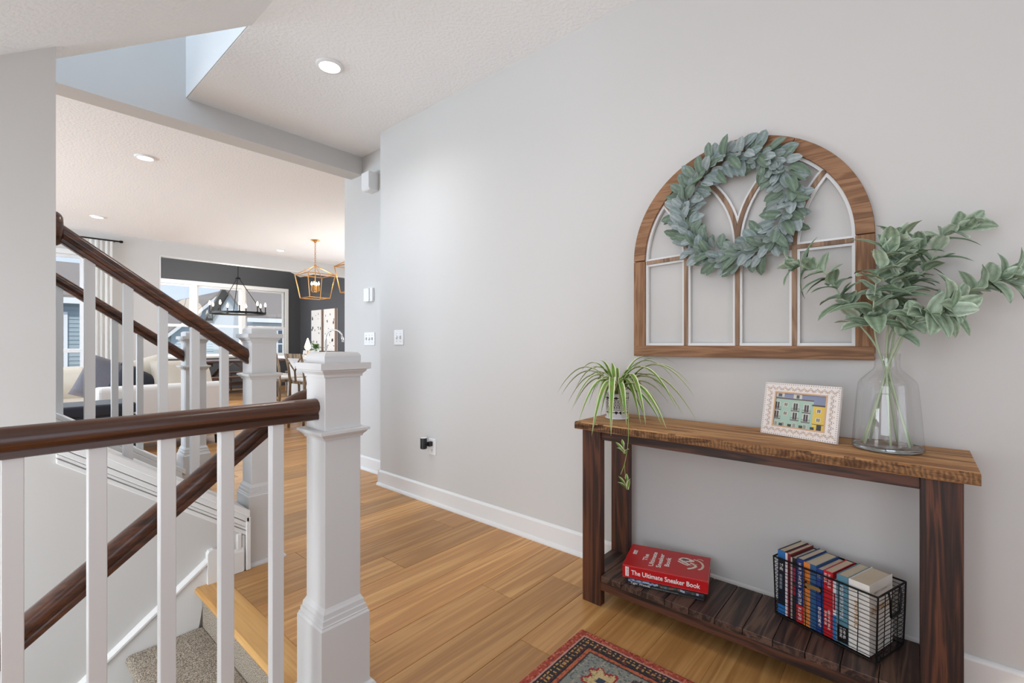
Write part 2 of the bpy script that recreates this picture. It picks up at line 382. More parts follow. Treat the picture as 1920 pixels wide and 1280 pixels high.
# left wall of the entry, with an unseen window added for light
B('wall_entry_1', 'wall', -2.02, -2.42, 0, -1.9, -.5, CZ, **ST)
B('wall_entry_2', 'wall', -2.02, 1.2, 0, -1.9, 1.49, CZ, **ST)
B('wall_entry_3', 'wall', -2.02, -.5, 0, -1.9, 1.2, .6, **ST)
B('wall_entry_4', 'wall', -2.02, -.5, 2.4, -1.9, 1.2, CZ, **ST)
w0 = B('window_added_1', 'trim', -1.9, -.57, .53, -1.87, 1.27, .6, **ST)
mb = MB(); mb.box(-1.9, -.57, 2.4, -1.87, 1.27, 2.47).box(-1.9, -.57, .6, -1.87, -.5, 2.4).box(-1.9, 1.2, .6, -1.87, 1.27, 2.4); mb.build('casing', 'trim', w0)
mb = MB(); mb.box(-1.80, .32, .6, -1.775, .38, 2.4).box(-1.80, -.5, 1.5, -1.775, 1.2, 1.54); mb.build('glazing_bar', 'trim', w0)

# --- ceiling of hall and entry, soffit of the upper flight, stairwell
cl = MB(); cl.box(.94, -2.42, CZ, 2.39, 3.756, 3.06).box(-2.02, -2.42, CZ, .94, 1.40, 3.06)
cl.build('ceiling', 'ceiling', origin=(0, 0, CZ), **ST)
SF = lambda x: 2.267+.70*(x-.2)
# soffit slab (underside of the return flight), levelling at the landing
so_ = MB(); so_.prism([(-1.3, SF(-.9)), (-.9, SF(-.9)), (.947, SF(.947)), (1.06, SF(.947)+.05), (1.06, CZ+.4), (.9, CZ+.4), (-.9, SF(-.9)+.35), (-1.3, SF(-.9)+.35)], 'y', 1.40, 2.635)
so_.build('ceiling_soffit', 'ceiling', origin=(0, 2, 2.3), **ST)
MB().prism([(-1.3, SF(-.9)+.02), (-.9, SF(-.9)+.02), (.94, SF(.94)+.02), (.94, 3.3), (-1.3, 3.3)], 'y', 1.30, 1.41).build('wall_stair_near_upper', 'wall', **ST)
B('wall_stairwell', 'wall', .934, 2.635, CZ+.003, 1.06, 3.757, 5.3, **ST)
B('wall_beam', 'wall', -3.7, 3.757, 2.63, 2.275, 3.94, 5.3, **ST)
B('ceiling_upper', 'ceiling', -2.0, 1.3, 5.3, 1.2, 3.94, 5.4, **ST)
B('wall_upper_near', 'wall', -2.0, 1.3, 3.3, 1.06, 1.40, 5.3, **ST)
mb = MB().box(-1.65, 1.3, 1.2, -1.55, 2.6, 5.3).box(-1.65, 2.6, 0, -1.55, 3.94, 3.4).box(-1.65, 2.6, 5.0, -1.55, 3.94, 5.3).box(-1.65, 2.6, 3.4, -1.55, 2.65, 5.0).box(-1.65, 3.9, 3.4, -1.55, 3.94, 5.0)
mb.build('wall_landing_end', 'wall', **ST)

# --- staircase well walls
SL = .735
def stz(x): return .262+.72*(.885-x)      # top line of the stringer wall
wl = MB(); wl.prism([(-3.0, -3.0), (.885, -3.0), (.885, stz(.885)), (.2, stz(.2)), (.2, SF(.2)), (-.9, SF(-.9)), (-3.0, SF(-.9))], 'y', 2.51, 2.65)
wl.build('wall_stair', 'wall', origin=(0, 2.51, 0), **ST)
B('wall_stair_near', 'wall', -3.0, 1.375, -3.0, .70, 1.497, -.03, **ST)
B('wall_well_end', 'wall', -1.45, 1.375, -3.0, -1.35, 2.65, 2.0, **ST)
w6 = MB().box(-1.35, 1.49, -.30, -1.31, 2.51, -.22).box(-1.35, 1.49, 1.32, -1.31, 2.51, 1.40).build('window_added_6', 'trim', **ST)  # frame of the unseen stairwell window added for light
MB().box(-1.35, 1.49, -.22, -1.31, 1.55, 1.32).box(-1.35, 2.45, -.22, -1.31, 2.51, 1.32).box(-1.24, 1.97, -.22, -1.22, 2.02, 1.32).build('casing', 'trim', w6)
B('floor_basement', 'carpet', -3.1, 1.3, -3.05, 1.2, 2.7, -2.96, **ST)

# --- living room shell
cl = MB(); cl.box(-3.75, 3.94, CZ, 5.95, 9.3, 2.95).box(2.27, 2.3, CZ, 5.95, 3.94, 2.95)
cl.build('ceiling_living', 'ceiling', origin=(0, 5, CZ), **ST)
FY = 9.3
B('wall_far_1', 'wall', -3.75, FY, 0, -.85, FY+.12, CZ, **ST)
B('wall_far_2', 'wall', 1.045, FY, 0, 1.956, FY+.12, CZ, **ST)
B('wall_far_3', 'wall', -.85, FY, 0, 1.045, FY+.12, .66, **ST)
B('wall_far_4', 'wall', -.85, FY, 2.42, 1.045, FY+.12, CZ, **ST)
B('wall_header', 'wall', 1.956, FY, 2.55, 5.95, FY+.12, 3.9, **ST)
B('wall_living_1', 'wall', -3.75, 3.94, 0, -3.63, 4.7, CZ, **ST)
B('wall_living_2', 'wall', -3.75, 8.5, 0, -3.63, FY, CZ, **ST)
B('wall_living_3', 'wall', -3.75, 4.7, 0, -3.63, 8.5, .4, **ST)
B('wall_living_4', 'wall', -3.75, 4.7, 2.45, -3.63, 8.5, CZ, **ST)
w2 = B('window_2', 'trim', -3.64, 4.6, .33, -3.6, 8.6, .4, **ST)
mb = MB()
for y in (4.6, 5.9, 7.2, 8.5): mb.box(-3.64, y, .4, -3.6, y+.1, 2.45)
mb.box(-3.64, 4.6, 2.45, -3.6, 8.6, 2.53); mb.build('casing', 'trim', w2)
B('wall_living_back', 'wall', -3.75, 3.82, 0, -1.55, 3.94, CZ, **ST)
B('wall_kitchen_back', 'wall', 2.39, 2.3, 0, 5.95, 2.42, CZ, **ST)
B('wall_kitchen_right_1', 'wall', 5.79, 2.3, 0, 5.91, 4.9, CZ, **ST)
B('wall_kitchen_right_2', 'wall', 5.79, 7.9, 0, 5.91, FY, CZ, **ST)
B('wall_kitchen_right_3', 'wall', 5.79, 4.9, 0, 5.91, 7.9, .9, **ST)
B('wall_kitchen_right_4', 'wall', 5.79, 4.9, 2.3, 5.91, 7.9, CZ, **ST)

# --- dining room
DY = 12.7
B('wall_dining_right', 'charcoal', 5.79, FY, 0, 5.91, DY+.12, 3.2, **ST)
B('wall_dining_left', 'charcoal', 1.836, FY+.12, 0, 1.956, DY+.12, 3.2, **ST)
B('wall_dining_1', 'charcoal', 1.836, DY, 0, 5.91, DY+.12, .80, **ST)
mb = MB().prism([(1.836, 2.48), (5.91, 2.48), (5.91, 2.87), (3.873, 3.75), (1.836, 2.87)], 'y', DY, DY+.12); mb.build('wall_dining_2', 'charcoal', **ST)
B('wall_dining_3', 'charcoal', 5.38, DY, .80, 5.91, DY+.12, 2.48, **ST)
B('wall_dining_4', 'charcoal', 1.836, DY, .80, 2.2, DY+.12, 2.48, **ST)
mb = MB().prism([(1.80, 2.855), (3.873, 3.73), (5.95, 2.855), (5.95, 3.0), (3.873, 3.88), (1.80, 3.0)], 'y', FY+.1, DY+.15)
mb.build('ceiling_dining', 'ceiling', **ST)

# window builder in a wall of constant Y (faces -Y): opening x0..x1, z0..z1
def sash_window(name, x0, x1, z0, z1, Y, splits, meet, casing=.09):
    root = MB().box(x0-casing, Y-.02, z0-.03, x1+casing, Y+.02, z0).box(x0-casing-.02, Y-.05, z0-.001, x1+casing+.02, Y+.03, z0+.025).build(name, 'trim', origin=(x0, Y, z0), **ST)
    mb = MB().box(x0-casing, Y-.022, z1, x1+casing, Y+.0, z1+casing).box(x0-casing, Y-.02, z0+.025, x0, Y, z1).box(x1, Y-.02, z0+.025, x1+casing, Y, z1)
    mb.build('casing', 'trim', root)
    xs = [x0]+[s for s in splits for _ in (0, 1)]+[x1]
    for s in splits: B('mullion', 'trim', s-.045, Y-.015, z0, s+.045, Y+.1, z1, root)
    ed = [x0]+splits+[x1]
    for i in range(len(ed)-1):
        a = ed[i]+(.045 if i else 0); b = ed[i+1]-(.045 if i < len(ed)-2 else 0)
        f = MB()
        for (p, q, y) in ((meet, z1, Y+.05), (z0+.025, meet+.03, Y+.02)):
            f.box(a, y, p, a+.045, y+.03, q).box(b-.045, y, p, b, y+.03, q).box(a+.045, y, q-.045, b-.045, y+.03, q).box(a+.045, y, p, b-.045, y+.03, p+.045)
        sa = f.build('sash', 'plastic_white', root)
        B('pane', 'pane', a+.04, Y+.062, meet+.02, b-.04, Y+.066, z1-.04, sa)
        B('pane', 'pane', a+.04, Y+.033, z0+.05, b-.04, Y+.037, meet, sa)
    return root
sash_window('window_3', 2.2, 5.38, .80, 2.48, DY, [3.33, 4.37], 1.52)
w5 = MB().box(1.957, 9.9, 2.36, 1.985, 12.1, 2.45).box(1.957, 9.9, .56, 1.985, 12.1, .65).build('window_5', 'trim', **ST)
MB().box(1.957, 9.9, .65, 1.985, 9.99, 2.36).box(1.957, 12.01, .65, 1.985, 12.1, 2.36).box(1.96, 10.96, .65, 2.0, 11.04, 2.36).build('casing', 'trim', w5)
sash_window('window_4', -.85, 1.045, .66, 2.42, FY, [.10], 1.0, .07)
# jamb lining of the dining opening
mb = MB().box(1.95, FY-.006, 0, 1.966, FY+.126, 2.55).box(1.956, FY-.006, 2.542, 5.79, FY+.126, 2.552); mb.build('trim_1', 'trim', **ST)
baseboard('baseboard_far', (1.045, FY, 0), (1.956, FY, 0), (0, -1, 0))

# ================================================================== STAIRS AND RAILINGS
# --- flight down to the basement: oak nosing, carpeted steps
ds = empty('basement_stairs', (.4, 2.0, -.2), 'carpeted stairs going down beside the grey stairwell wall', 'stairs')
nz = MB().sweep([(-.052, -.030), (.058, -.030), (.058, 0), (-.052, 0), (-.060, -.006), (-.063, -.015), (-.060, -.024)], [(.716, 1.497, 0), (.716, 2.50, 0)], (1, 0, 0)).build('nosing', 'oak_nose', ds)
RISE, RUN = .187, .254
for i in range(7):
    xr = .685-RUN*i; zt = -RISE*(i+1)
    # riser + tread with a rolled carpet nose
    pr = [(xr+.02, zt+RISE-(.030 if i == 0 else .0)), (xr+.02, zt-.02)]
    t = MB()
    t.prism([(xr, zt+RISE-.031), (xr+.03, zt+RISE-.031), (xr+.03, zt-.03), (xr, zt-.03)], 'y', 1.499, 2.492)
    t.build('riser', 'carpet', ds)
    n = [(xr+.001, zt), (xr-RUN-.006, zt)]
    for k in range(1, 7):
        a = R(90+30*k); n.append((xr-RUN-.006+.020*math.cos(a), zt-.020+.020*math.sin(a)))
    n += [(xr+.001, zt-.040)]
    MB().prism(n, 'y', 1.499, 2.492).build('tread', 'carpet', ds, smooth=False, bevel=.006)
# skirt board on the stair wall with rounded cap and plinth block
sk = empty('stair_skirt', (.4, 2.5, -.1), 'white sloping skirt board along the grey wall above the carpeted steps', 'skirt board')
SKZ = lambda x: -.149+.775*(x-.370)
MB().prism([(-1.6, SKZ(-1.6)), (.702, SKZ(.702)), (.702, 0), (.66, -.25), (-1.6, SKZ(-1.6)-.45)], 'y', 2.494, 2.512).build('board', 'trim', sk)
MB().sweep([(0, 0), (.024, 0), (.028, .006), (.028, .016), (.022, .024), (.010, .028), (0, .028)], [(-1.6, 2.51, SKZ(-1.6)-.02), (.702, 2.51, SKZ(.702)-.02)], (0, -1, 0)).build('cap_moulding', 'trim', sk)
pl = MB().prism([(.702, 0), (.748, 0), (.748, .140), (.741, .152), (.725, .157), (.709, .152), (.702, .140)], 'y', 2.478, 2.512).build('plinth', 'trim', sk)
MB().sweep([(0, .002), (.018, .002), (.018, .10), (.010, .118), (0, .118)], [(.748, 2.51, 0), (.86, 2.51, 0)], (0, -1, 0)).build('base_piece', 'trim', sk)

# --- newel post: cap block, cap plate with cove, collar, base with stacked mouldings
def newel(parent, x0, y0, w, top, collar, base, zb=0, shoe=True, stretch=1):
    np_ = MB().box(x0, y0, zb, x0+w, y0+w, top-.045).build('newel_post', 'white_paint', parent, bevel=.002)
    def ring(name, prof):   # prof: (overhang, z) outline around the square shaft
        m = MB(); vs = []
        for o, z in prof:
            vs += [(x0-o, y0-o, z), (x0+w+o, y0-o, z), (x0+w+o, y0+w+o, z), (x0-o, y0+w+o, z)]
        k = len(prof); fs = [(i*4+j, i*4+(j+1) % 4, (i+1)*4+(j+1) % 4, (i+1)*4+j) for i in range(k-1) for j in range(4)]
        fs += [(3, 2, 1, 0), ((k-1)*4, (k-1)*4+1, (k-1)*4+2, (k-1)*4+3)]
        m.add(vs, fs); return m.build(name, 'white_paint', np_)
    t = top
    ring('cap_block', [(.0, t-.045), (.001, t-.012), (-.002, t-.005), (-.007, t-.001), (-.014, t)])
    ring('cap_plate', [(0, t-.078), (.004, t-.078), (.005, t-.070), (.010, t-.064), (.014, t-.060), (.014, t-.056), (.024, t-.054), (.024, t-.034), (0, t-.034)])
    c = collar
    ring('collar', [(0, c-.030), (.004, c-.029), (.007, c-.022), (.014, c-.015), (.017, c-.010), (.022, c-.009), (.022, c-.001), (.018, c+.001), (0, c+.001)])
    b = base
    ring('base_block', [(.021, zb), (.021, b-.056), (.017, b-.050), (.017, b-.046), (.014, b-.044), (.013, b-.030), (.009, b-.028), (.008, b-.014), (.004, b-.008), (0, b)])
    if shoe: ring('base_shoe', [(.036, zb), (.036, zb+.006), (.032, zb+.014), (.024, zb+.018), (.0, zb+.018)])
    return np_
RAIL = [(.019, 0), (.024, .003), (.024, .015), (.021, .019), (.024, .026), (.030, .032), (.0315, .042), (.027, .054), (.016, .063), (0, .066),
        (-.016, .063), (-.027, .054), (-.0315, .042), (-.030, .032), (-.024, .026), (-.021, .019), (-.024, .015), (-.024, .003), (-.019, 0)]
# --- guard rail beside the basement stairs (nearest)
gr = empty('guard_railing', (.35, 1.436, 0), 'white balusters, square newel and dark level handrail nearest the camera, before the stairwell', 'railing', 'stair railings')
newel(gr, .703, 1.375, .122, 1.092, .848, .300)
RZ = .880
MB().sweep(RAIL, [(-1.85, 1.436, RZ), (.704, 1.436, RZ)], (0, 1, 0)).build('handrail', 'dark_rail', gr, shade_angle=35)
MB().sweep([(-.045, 0), (.045, 0), (.045, .018), (.036, .024), (-.036, .024), (-.045, .018)], [(-1.85, 1.436, 0), (.68, 1.436, 0)], (0, 1, 0)).build('shoe_rail', 'white_paint', gr)
for i in range(19):
    x = .583-.1335*i
    B('baluster', 'white_paint', x-.0165, 1.4195, .02, x+.0165, 1.4525, RZ+.005, gr, bevel=.0015)
# --- handrail following the basement stairs, inside the guard rail
hr = empty('stair_handrail', (.4, 1.565, .7), 'dark sloping handrail running down the basement stairs behind the near balusters', 'handrail')
hz = lambda x: .425+.766*(x-.084)
pts = [(-1.1, 1.565, hz(-1.1)), (.60, 1.565, hz(.60))]
for k in range(1, 7):
    t = k/6; pts.append((.60+.16*t, 1.565, hz(.60)+.16*(.766*t-.30*t*t)))
pts += [(.84, 1.565, pts[-1][2]+.012)]
sc = [(a, b*1.15) for a, b in RAIL]
MB().sweep(sc, pts, (0, 1, 0)).build('rail', 'dark_rail', hr, shade_angle=35)
e = pts[-1]
for bx in (.78,):
    MB().tube([(bx, 1.500, e[2]-.05), (bx, 1.545, e[2]-.052), (bx, 1.565, e[2]-.035), (bx, 1.565, e[2]+.004)], .006, 8).build('bracket', 'black_metal', hr, smooth=True)
    MB().lathe([(.022, 1.4975), (.022, 1.503), (.012, 1.506)], (bx, 0, e[2]-.05), 16, axis='y').build('rosette', 'black_metal', hr)

# --- flight up: stringers, carpeted steps
us = empty('upper_stairs', (.5, 3.2, 0), 'white stringer staircase rising left behind the stairwell wall', 'stairs')
for i in range(8):
    xr = .83-.254*i; z1 = .187*(i+1)
    MB().box(xr-.254-.03, 2.66, max(0, z1-.30), xr, 3.78, z1).build('step', 'carpet', us, bevel=.012)
for (ya, yb, nm) in ((2.49, 2.71, 'near'), (3.755, 3.925, 'far')):
    x1 = .885 if nm == 'near' else .93
    off = 0 if nm == 'near' else .0
    # sloped cap the balusters stand on
    xc = .201 if nm == 'near' else -.9
    MB().prism([(xc, stz(xc)+off), (x1, stz(x1)+off), (x1, stz(x1)+.034+off), (xc, stz(xc)+.034+off)], 'y', ya-.012, yb+.012).build('stringer_cap', 'trim', us, bevel=.004)
    if nm == 'far':
        MB().prism([(-.9, stz(-.9)), (x1, stz(x1)), (x1, 0), (-.9, 0)], 'y', ya, yb).build('stringer', 'white_paint', us)
        for dz, w in ((.05, .05), (.115, .02)):
            MB().prism([(-.9, stz(-.9)-dz), (x1-.02, stz(x1-.02)-dz), (x1-.02, stz(x1-.02)-dz+w), (-.9, stz(-.9)-dz+w)], 'y', ya-.014, ya+.001).build('stringer_moulding', 'trim', us, bevel=.003)
# mouldings on the near stringer face
zt = stz
for (d0, d1, out) in ((.030, .000, .020), (.058, .034, .015), (.075, .060, .010), (.098, .078, .014)):
    MB().prism([(.2, zt(.2)-d0), (.885, zt(.885)-d0), (.885, zt(.885)-d1), (.2, zt(.2)-d1)], 'y', 2.51-out, 2.512).build('stringer_moulding', 'trim', us, bevel=.003)
# vertical end trim below the newel
for (a, b, out) in ((.832, .852, .016), (.855, .868, .010), (.871, .892, .022)):
    B('end_moulding', 'trim', a, 2.512-out, 0.001, b, 2.513, stz(b)-.098 if b < .87 else stz(.885), us, bevel=.003)
# --- railings of the upper flight
def stair_railing(name, label, Y, xw, bal, nx, ny, rosette):
    g = empty(name, (.55, Y, .3), label, 'railing', 'stair railings')
    newel(g, nx, ny, .122, 1.203, .965, .404, 0, shoe=True)
    rt = lambda x: 1.012+.738*(.915-x)
    MB().sweep([(a, b*1.2) for a, b in RAIL], [(xw, Y, rt(xw)), (nx+.002, Y, rt(nx+.002))], (0, 1, 0)).build('handrail', 'dark_rail', g, shade_angle=35)
    for x in bal:
        m = MB(); h = .0165; zb = lambda q: stz(q)+.030
        m.add([(x-h, Y-h, zb(x-h)), (x+h, Y-h, zb(x+h)), (x+h, Y+h, zb(x+h)), (x-h, Y+h, zb(x-h)), (x-h, Y-h, rt(x-h)+.006), (x+h, Y-h, rt(x+h)+.006), (x+h, Y+h, rt(x+h)+.006), (x-h, Y+h, rt(x-h)+.006)],
              [(0,3,2,1),(4,5,6,7),(0,1,5,4),(1,2,6,5),(2,3,7,6),(3,0,4,7)])
        m.build('baluster', 'white_paint', g)
    if rosette:
        m = MB(); pr = [(1.0, 0), (1.0, .010), (.9, .020), (.72, .027)]
        vs = []; n = 28
        for s_, t in pr:
            for k in range(n): a = 2*math.pi*k/n; vs.append((xw+t, Y+.046*s_*math.cos(a), rt(xw)+.040+.068*s_*math.sin(a)))
        fs = [(i*n+k, i*n+(k+1) % n, (i+1)*n+(k+1) % n, (i+1)*n+k) for i in range(len(pr)-1) for k in range(n)]+[tuple(range((len(pr)-1)*n, len(pr)*n)), tuple(range(n-1, -1, -1))]
        m.add(vs, fs).build('rosette', 'dark_rail', g, shade_angle=40)
    # filler between balusters on the cap
    return g
stair_railing('stair_railing', 'sloped dark handrail with white balusters ending at the middle newel post', 2.60, .20, [.183+.1247*i for i in range(1, 6)], .912, 2.539, True)
stair_railing('stair_railing', 'farther sloped railing of the upper stairs, in front of the white sofa', 3.84, -.9, [.826-.1265*i for i in range(0, 12)], .94, 3.779, False)

# ================================================================== WALL FITTINGS
def switch(name, Y, Z, X, gangs, w, label):
    o = MB().box(X-.006, Y-w/2, Z-.057, X, Y+w/2, Z+.057).build(name, 'plastic_white', bevel=.003, label=label, cat='light switch', group='light switches')
    for i in range(gangs):
        y = Y+(i-(gangs-1)/2)*.046
        up = 1 if i % 2 == 0 else -1
        MB().prism([(X-.007, Z-.011), (X-.006, Z+.011), (X-.018, Z+.006*up+.003), (X-.018, Z+.006*up-.004)], 'y', y-.005, y+.005).build('toggle', 'plastic_white', o)
        MB().box(X-.0068, y-.007, Z-.013, X-.0055, y+.007, Z+.013).build('toggle_slot', 'toggle_dark', o)
        for zz in (-.03, .03): MB().lathe([(.003, 0), (.003, -.0008)], (X-.006, y, Z+zz), 8, axis='x').build('screw', 'toggle_dark', o)
switch('light_switch', 2.959, 1.165, 2.10, 2, .118, 'white two toggle switch plate on the long wall near the corner')
switch('light_switch', 3.633, 1.160, 2.27, 3, .165, 'white three toggle switch plate on the recessed wall')
ot = MB().box(2.094, 2.525, .338, 2.10, 2.60, .452).build('wall_outlet', 'plastic_white', bevel=.003, label='white wall outlet low on the long wall', cat='outlet')
for z in (.371, .419):
    MB().box(2.0925, 2.546, z-.016, 2.0945, 2.579, z+.016).build('socket', 'plastic_white', ot, bevel=.003)
    MB().box(2.0915, 2.5545, z-.004, 2.093, 2.5565, z+.007).box(2.0915, 2.5685, z-.004, 2.093, 2.5705, z+.006).box(2.0915, 2.560, z-.013, 2.093, 2.565, z-.009).build('slot', 'plastic_black', ot)
af = empty('plug_in_device', (2.06, 2.575, .375), 'black cylindrical plug in device on the outlet', 'night light')
MB().box(2.060, 2.552, .402, 2.0915, 2.578, .434).build('plug', 'plastic_black', af, bevel=.003)
MB().lathe([(.020, .385), (.0235, .388), (.0235, .457), (.022, .460)], (2.045, 2.595, 0), 24).build('body', 'plastic_black', af, shade_angle=40)
MB().lathe([(.0215, .4601), (.0215, .4625), (0, .4627)], (2.045, 2.595, 0), 24).build('cap', 'plastic_white', af)
th = MB().box(2.248, 3.565, 1.485, 2.27, 3.685, 1.605).build('thermostat', 'plastic_white', bevel=.004, label='small white thermostat box on the recessed wall', cat='thermostat')
MB().box(2.2475, 3.60, 1.498, 2.2485, 3.655, 1.508).build('display', 'toggle_dark', th)
MB().box(2.236, 3.60, 1.485, 2.249, 3.68, 1.602).build('front_cover', 'plastic_white', th, bevel=.004)
ds_ = MB().prism([(2.27, 2.43), (2.19, 2.43), (2.175, 2.45), (2.175, 2.585), (2.27, 2.585)], 'y', 3.50, 3.615).build('door_chime', 'plastic_white', bevel=.006, label='white box shaped door chime high on the recessed wall', cat='door chime')
MB().box(2.20, 3.53, 2.428, 2.25, 3.585, 2.4305).build('grille', 'plastic_white', ds_)

# ================================================================== CEILING LIGHTS
def downlight(x, y, label, power, r=.078):
    g = empty('recessed_light', (x, y, CZ-.012), label, 'ceiling light', 'recessed ceiling lights')
    MB().lathe([(r, CZ-.0005), (r, CZ-.006), (r*.93, CZ-.012), (r*.78, CZ-.014), (r*.72, CZ-.009), (r*.72, CZ-.0005)], (x, y, 0), 32, closed=True).build('trim_ring', 'plastic_white', g, shade_angle=40)
    MB().lathe([(0, CZ-.0085), (r*.73, CZ-.0085), (r*.73, CZ-.004), (0, CZ-.004)], (x, y, 0), 32).build('lens', 'lens', g)
    l = bpy.data.lights.new('downlight', 'SPOT'); l.energy = power; l.spot_size = R(150); l.spot_blend = .9; l.shadow_soft_size = .07; l.color = (1, .965, .93)
    o = bpy.data.objects.new('downlight', l); COL.objects.link(o); o.parent = g; o.location = (0, 0, -.01)
downlight(1.39, 2.66, 'round recessed ceiling light in the hall, nearest of the four in view', 21)
downlight(.99, 5.22, 'recessed ceiling light above the sofa just past the beam', 12)
downlight(1.04, 8.14, 'recessed ceiling light near the far living room window', 12)
downlight(3.57, 8.6, 'recessed ceiling light beside the gold lantern', 12)
downlight(1.0, .75, 'unseen recessed ceiling light added over the entry in front of the console', 10)  # extra lamp out of view, added to light the entry

# ================================================================== CONSOLE TABLE
ct = empty('console_table', (1.88, .5, 0), 'dark stained console table with a rough sawn brown top and slatted lower shelf', 'console table')
# rough sawn top slab with a slightly ragged front edge
rg = random.Random(3)
def slab():
    m = MB(); n = 90; y0, y1 = 1.119, -.127; vs = []
    for i in range(n+1):
        y = y0+(y1-y0)*i/n
        fx = 1.700+rg.uniform(-.0012, .0012)+.002*math.sin(i*.35)
        tz = .782+rg.uniform(-.0008, .0008)
        kn = .006 if rg.random() < .15 else 0
        vs += [(2.052, y, .750), (fx+.006, y, .750), (fx+.001, y, .753), (fx+rg.uniform(-.001, .002), y, .768), (fx+.002+kn*.5, y, .778-kn*.3), (fx+.010, y, tz), (2.052, y, .782)]
    k = 7
    fs = [(i*k+j, i*k+(j+1) % k, (i+1)*k+(j+1) % k, (i+1)*k+j) for i in range(n) for j in range(k)]
    fs += [tuple(range(k)), tuple(range(n*k+k-1, n*k-1, -1))]
    m.add(vs, fs); return m
tp_ = slab().build('top', 'rustic', ct); tp_.data.materials.append(MATS['rustic_edge'])
for f_ in tp_.data.polygons:
    if f_.normal.x < -.55: f_.material_index = 1
for (x0, y0) in ((1.740, 1.015), (1.740, -.097), (1.995, 1.015), (1.995, -.097)):
    B('leg', 'console_dark', x0, y0, 0, x0+.038, y0+.089, .750, ct, bevel=.003)
B('apron', 'console_dark_y', 1.748, -.008, .708, 1.776, 1.015, .750, ct, bevel=.002)
B('apron', 'console_dark_y', 2.000, -.008, .708, 2.030, 1.015, .750, ct, bevel=.002)
for y in (1.06, -.052): B('apron', 'console_dark_x', 1.778, y-.015, .690, 1.995, y+.015, .750, ct, bevel=.002)
B('shelf_rail', 'console_dark_y', 1.742, -.008, .070, 1.778, 1.015, .1085, ct, bevel=.002)
B('shelf_rail', 'console_dark_y', 1.998, -.008, .070, 2.030, 1.015, .1085, ct, bevel=.002)
ys = [1.1035-.0927*i for i in range(14)]
for i in range(13):
    a, b = ys[i]-.001, ys[i+1]+.001
    if i in (0, 12): B('shelf_board', 'console_dark_x', 1.779, b, .109, 1.994, a, .1335, ct, bevel=.002)
    else: B('shelf_board', 'console_dark_x', 1.738+rg.uniform(-.001, .001), b, .109, 2.033, a, .1335+rg.uniform(-.0004, .0004), ct, bevel=.002)
TZ = .783; SZ = .134

# ================================================================== ARCHED WINDOW FRAME AND WREATH
AY, AZ, RO, RI = .565, 1.508, .4555, .400
af_ = empty('arched_window_frame', (2.09, AY, 1.06), 'arched wooden window frame with curved muntins hung on the wall above the console', 'wall decor')
XF, XB = 2.062, 2.098
def band(poly_in, poly_out, x0, x1):     # strip between two polylines in (y,z), thick along x
    m = MB(); n = len(poly_in); vs = []
    for (a, b) in zip(poly_in, poly_out):
        vs += [(x0, *a), (x0, *b), (x1, *b), (x1, *a)]
    fs = [(i*4+j, i*4+(j+1) % 4, (i+1)*4+(j+1) % 4, (i+1)*4+j) for i in range(n-1) for j in range(4)]+[(3, 2, 1, 0), ((n-1)*4, (n-1)*4+1, (n-1)*4+2, (n-1)*4+3)]
    return m.add(vs, fs)
def arc(r, a0, a1, n=24): return [(AY+r*math.cos(R(a0+(a1-a0)*i/n)), AZ+r*math.sin(R(a0+(a1-a0)*i/n))) for i in range(n+1)]
for a0, a1 in ((0, 62), (62, 118), (118, 180)):
    band(arc(RI, a0+.15, a1-.15), arc(RO, a0+.15, a1-.15), XF, XB).build('arch_segment', 'arch_wood', af_, bevel=.002)
ZB = 1.060
MB().box(XF, AY+RI, ZB+.001, XB, AY+RO, AZ-.002).build('side_rail', 'arch_wood_z', af_, bevel=.002)
MB().box(XF, AY-RO, ZB+.001, XB, AY-RI, AZ-.002).build('side_rail', 'arch_wood_z', af_, bevel=.002)
MB().box(XF-.001, AY-RO+.001, ZB, XB, AY+RO-.001, ZB+.050).build('bottom_rail', 'arch_wood', af_, bevel=.002)
# white inner lip just inside the frame
band(arc(RI-.011, 0, 180, 48), arc(RI+.004, 0, 180, 48), 2.076, 2.094).build('inner_lip', 'trim', af_)
MB().box(2.076, AY+RI-.011, ZB+.05, 2.094, AY+RI+.002, AZ).box(2.076, AY-RI-.002, ZB+.05, 2.094, AY-RI+.011, AZ).build('inner_lip', 'trim', af_)
MB().box(2.0753, AY-RI-.001, ZB+.048, 2.0945, AY+RI+.001, ZB+.061).build('inner_lip', 'trim', af_)
def stroke(pts, w, x0, x1):
    L_, R_ = [], []
    for i, p in enumerate(pts):
        a = Vector(pts[max(i-1, 0)]); b = Vector(pts[min(i+1, len(pts)-1)]); t = (b-a).normalized(); n = Vector((-t.y, t.x))
        L_.append(tuple(Vector(p)+n*w/2)); R_.append(tuple(Vector(p)-n*w/2))
    return band(L_, R_, x0, x1)
MY = (.775, .562, .356)
paths = []
for y in MY: paths.append([(y, ZB+.05), (y, 1.30), (y, 1.498 if y != MY[1] else 1.53)])
paths.append([(AY+RI-.005, 1.498), (MY[0], 1.505), (MY[1], 1.498), (MY[2], 1.492), (AY-RI+.005, 1.492)])
def arcp(cy, cz, r, a0, a1, n=14): return [(cy+r*math.cos(R(a0+(a1-a0)*i/n)), cz+r*math.sin(R(a0+(a1-a0)*i/n))) for i in range(n+1)]
RR = .40
paths.append(arcp(MY[2]-RR, 1.50, RR, 0, 41))           # right muntin curving to the right
paths.append(arcp(MY[0]+RR, 1.50, RR, 180, 139))        # left muntin curving to the left
paths.append(arcp(MY[1]-RR, 1.53, RR, 0, 62))           # centre, right branch
paths.append(arcp(MY[1]+RR, 1.53, RR, 180, 118))        # centre, left branch
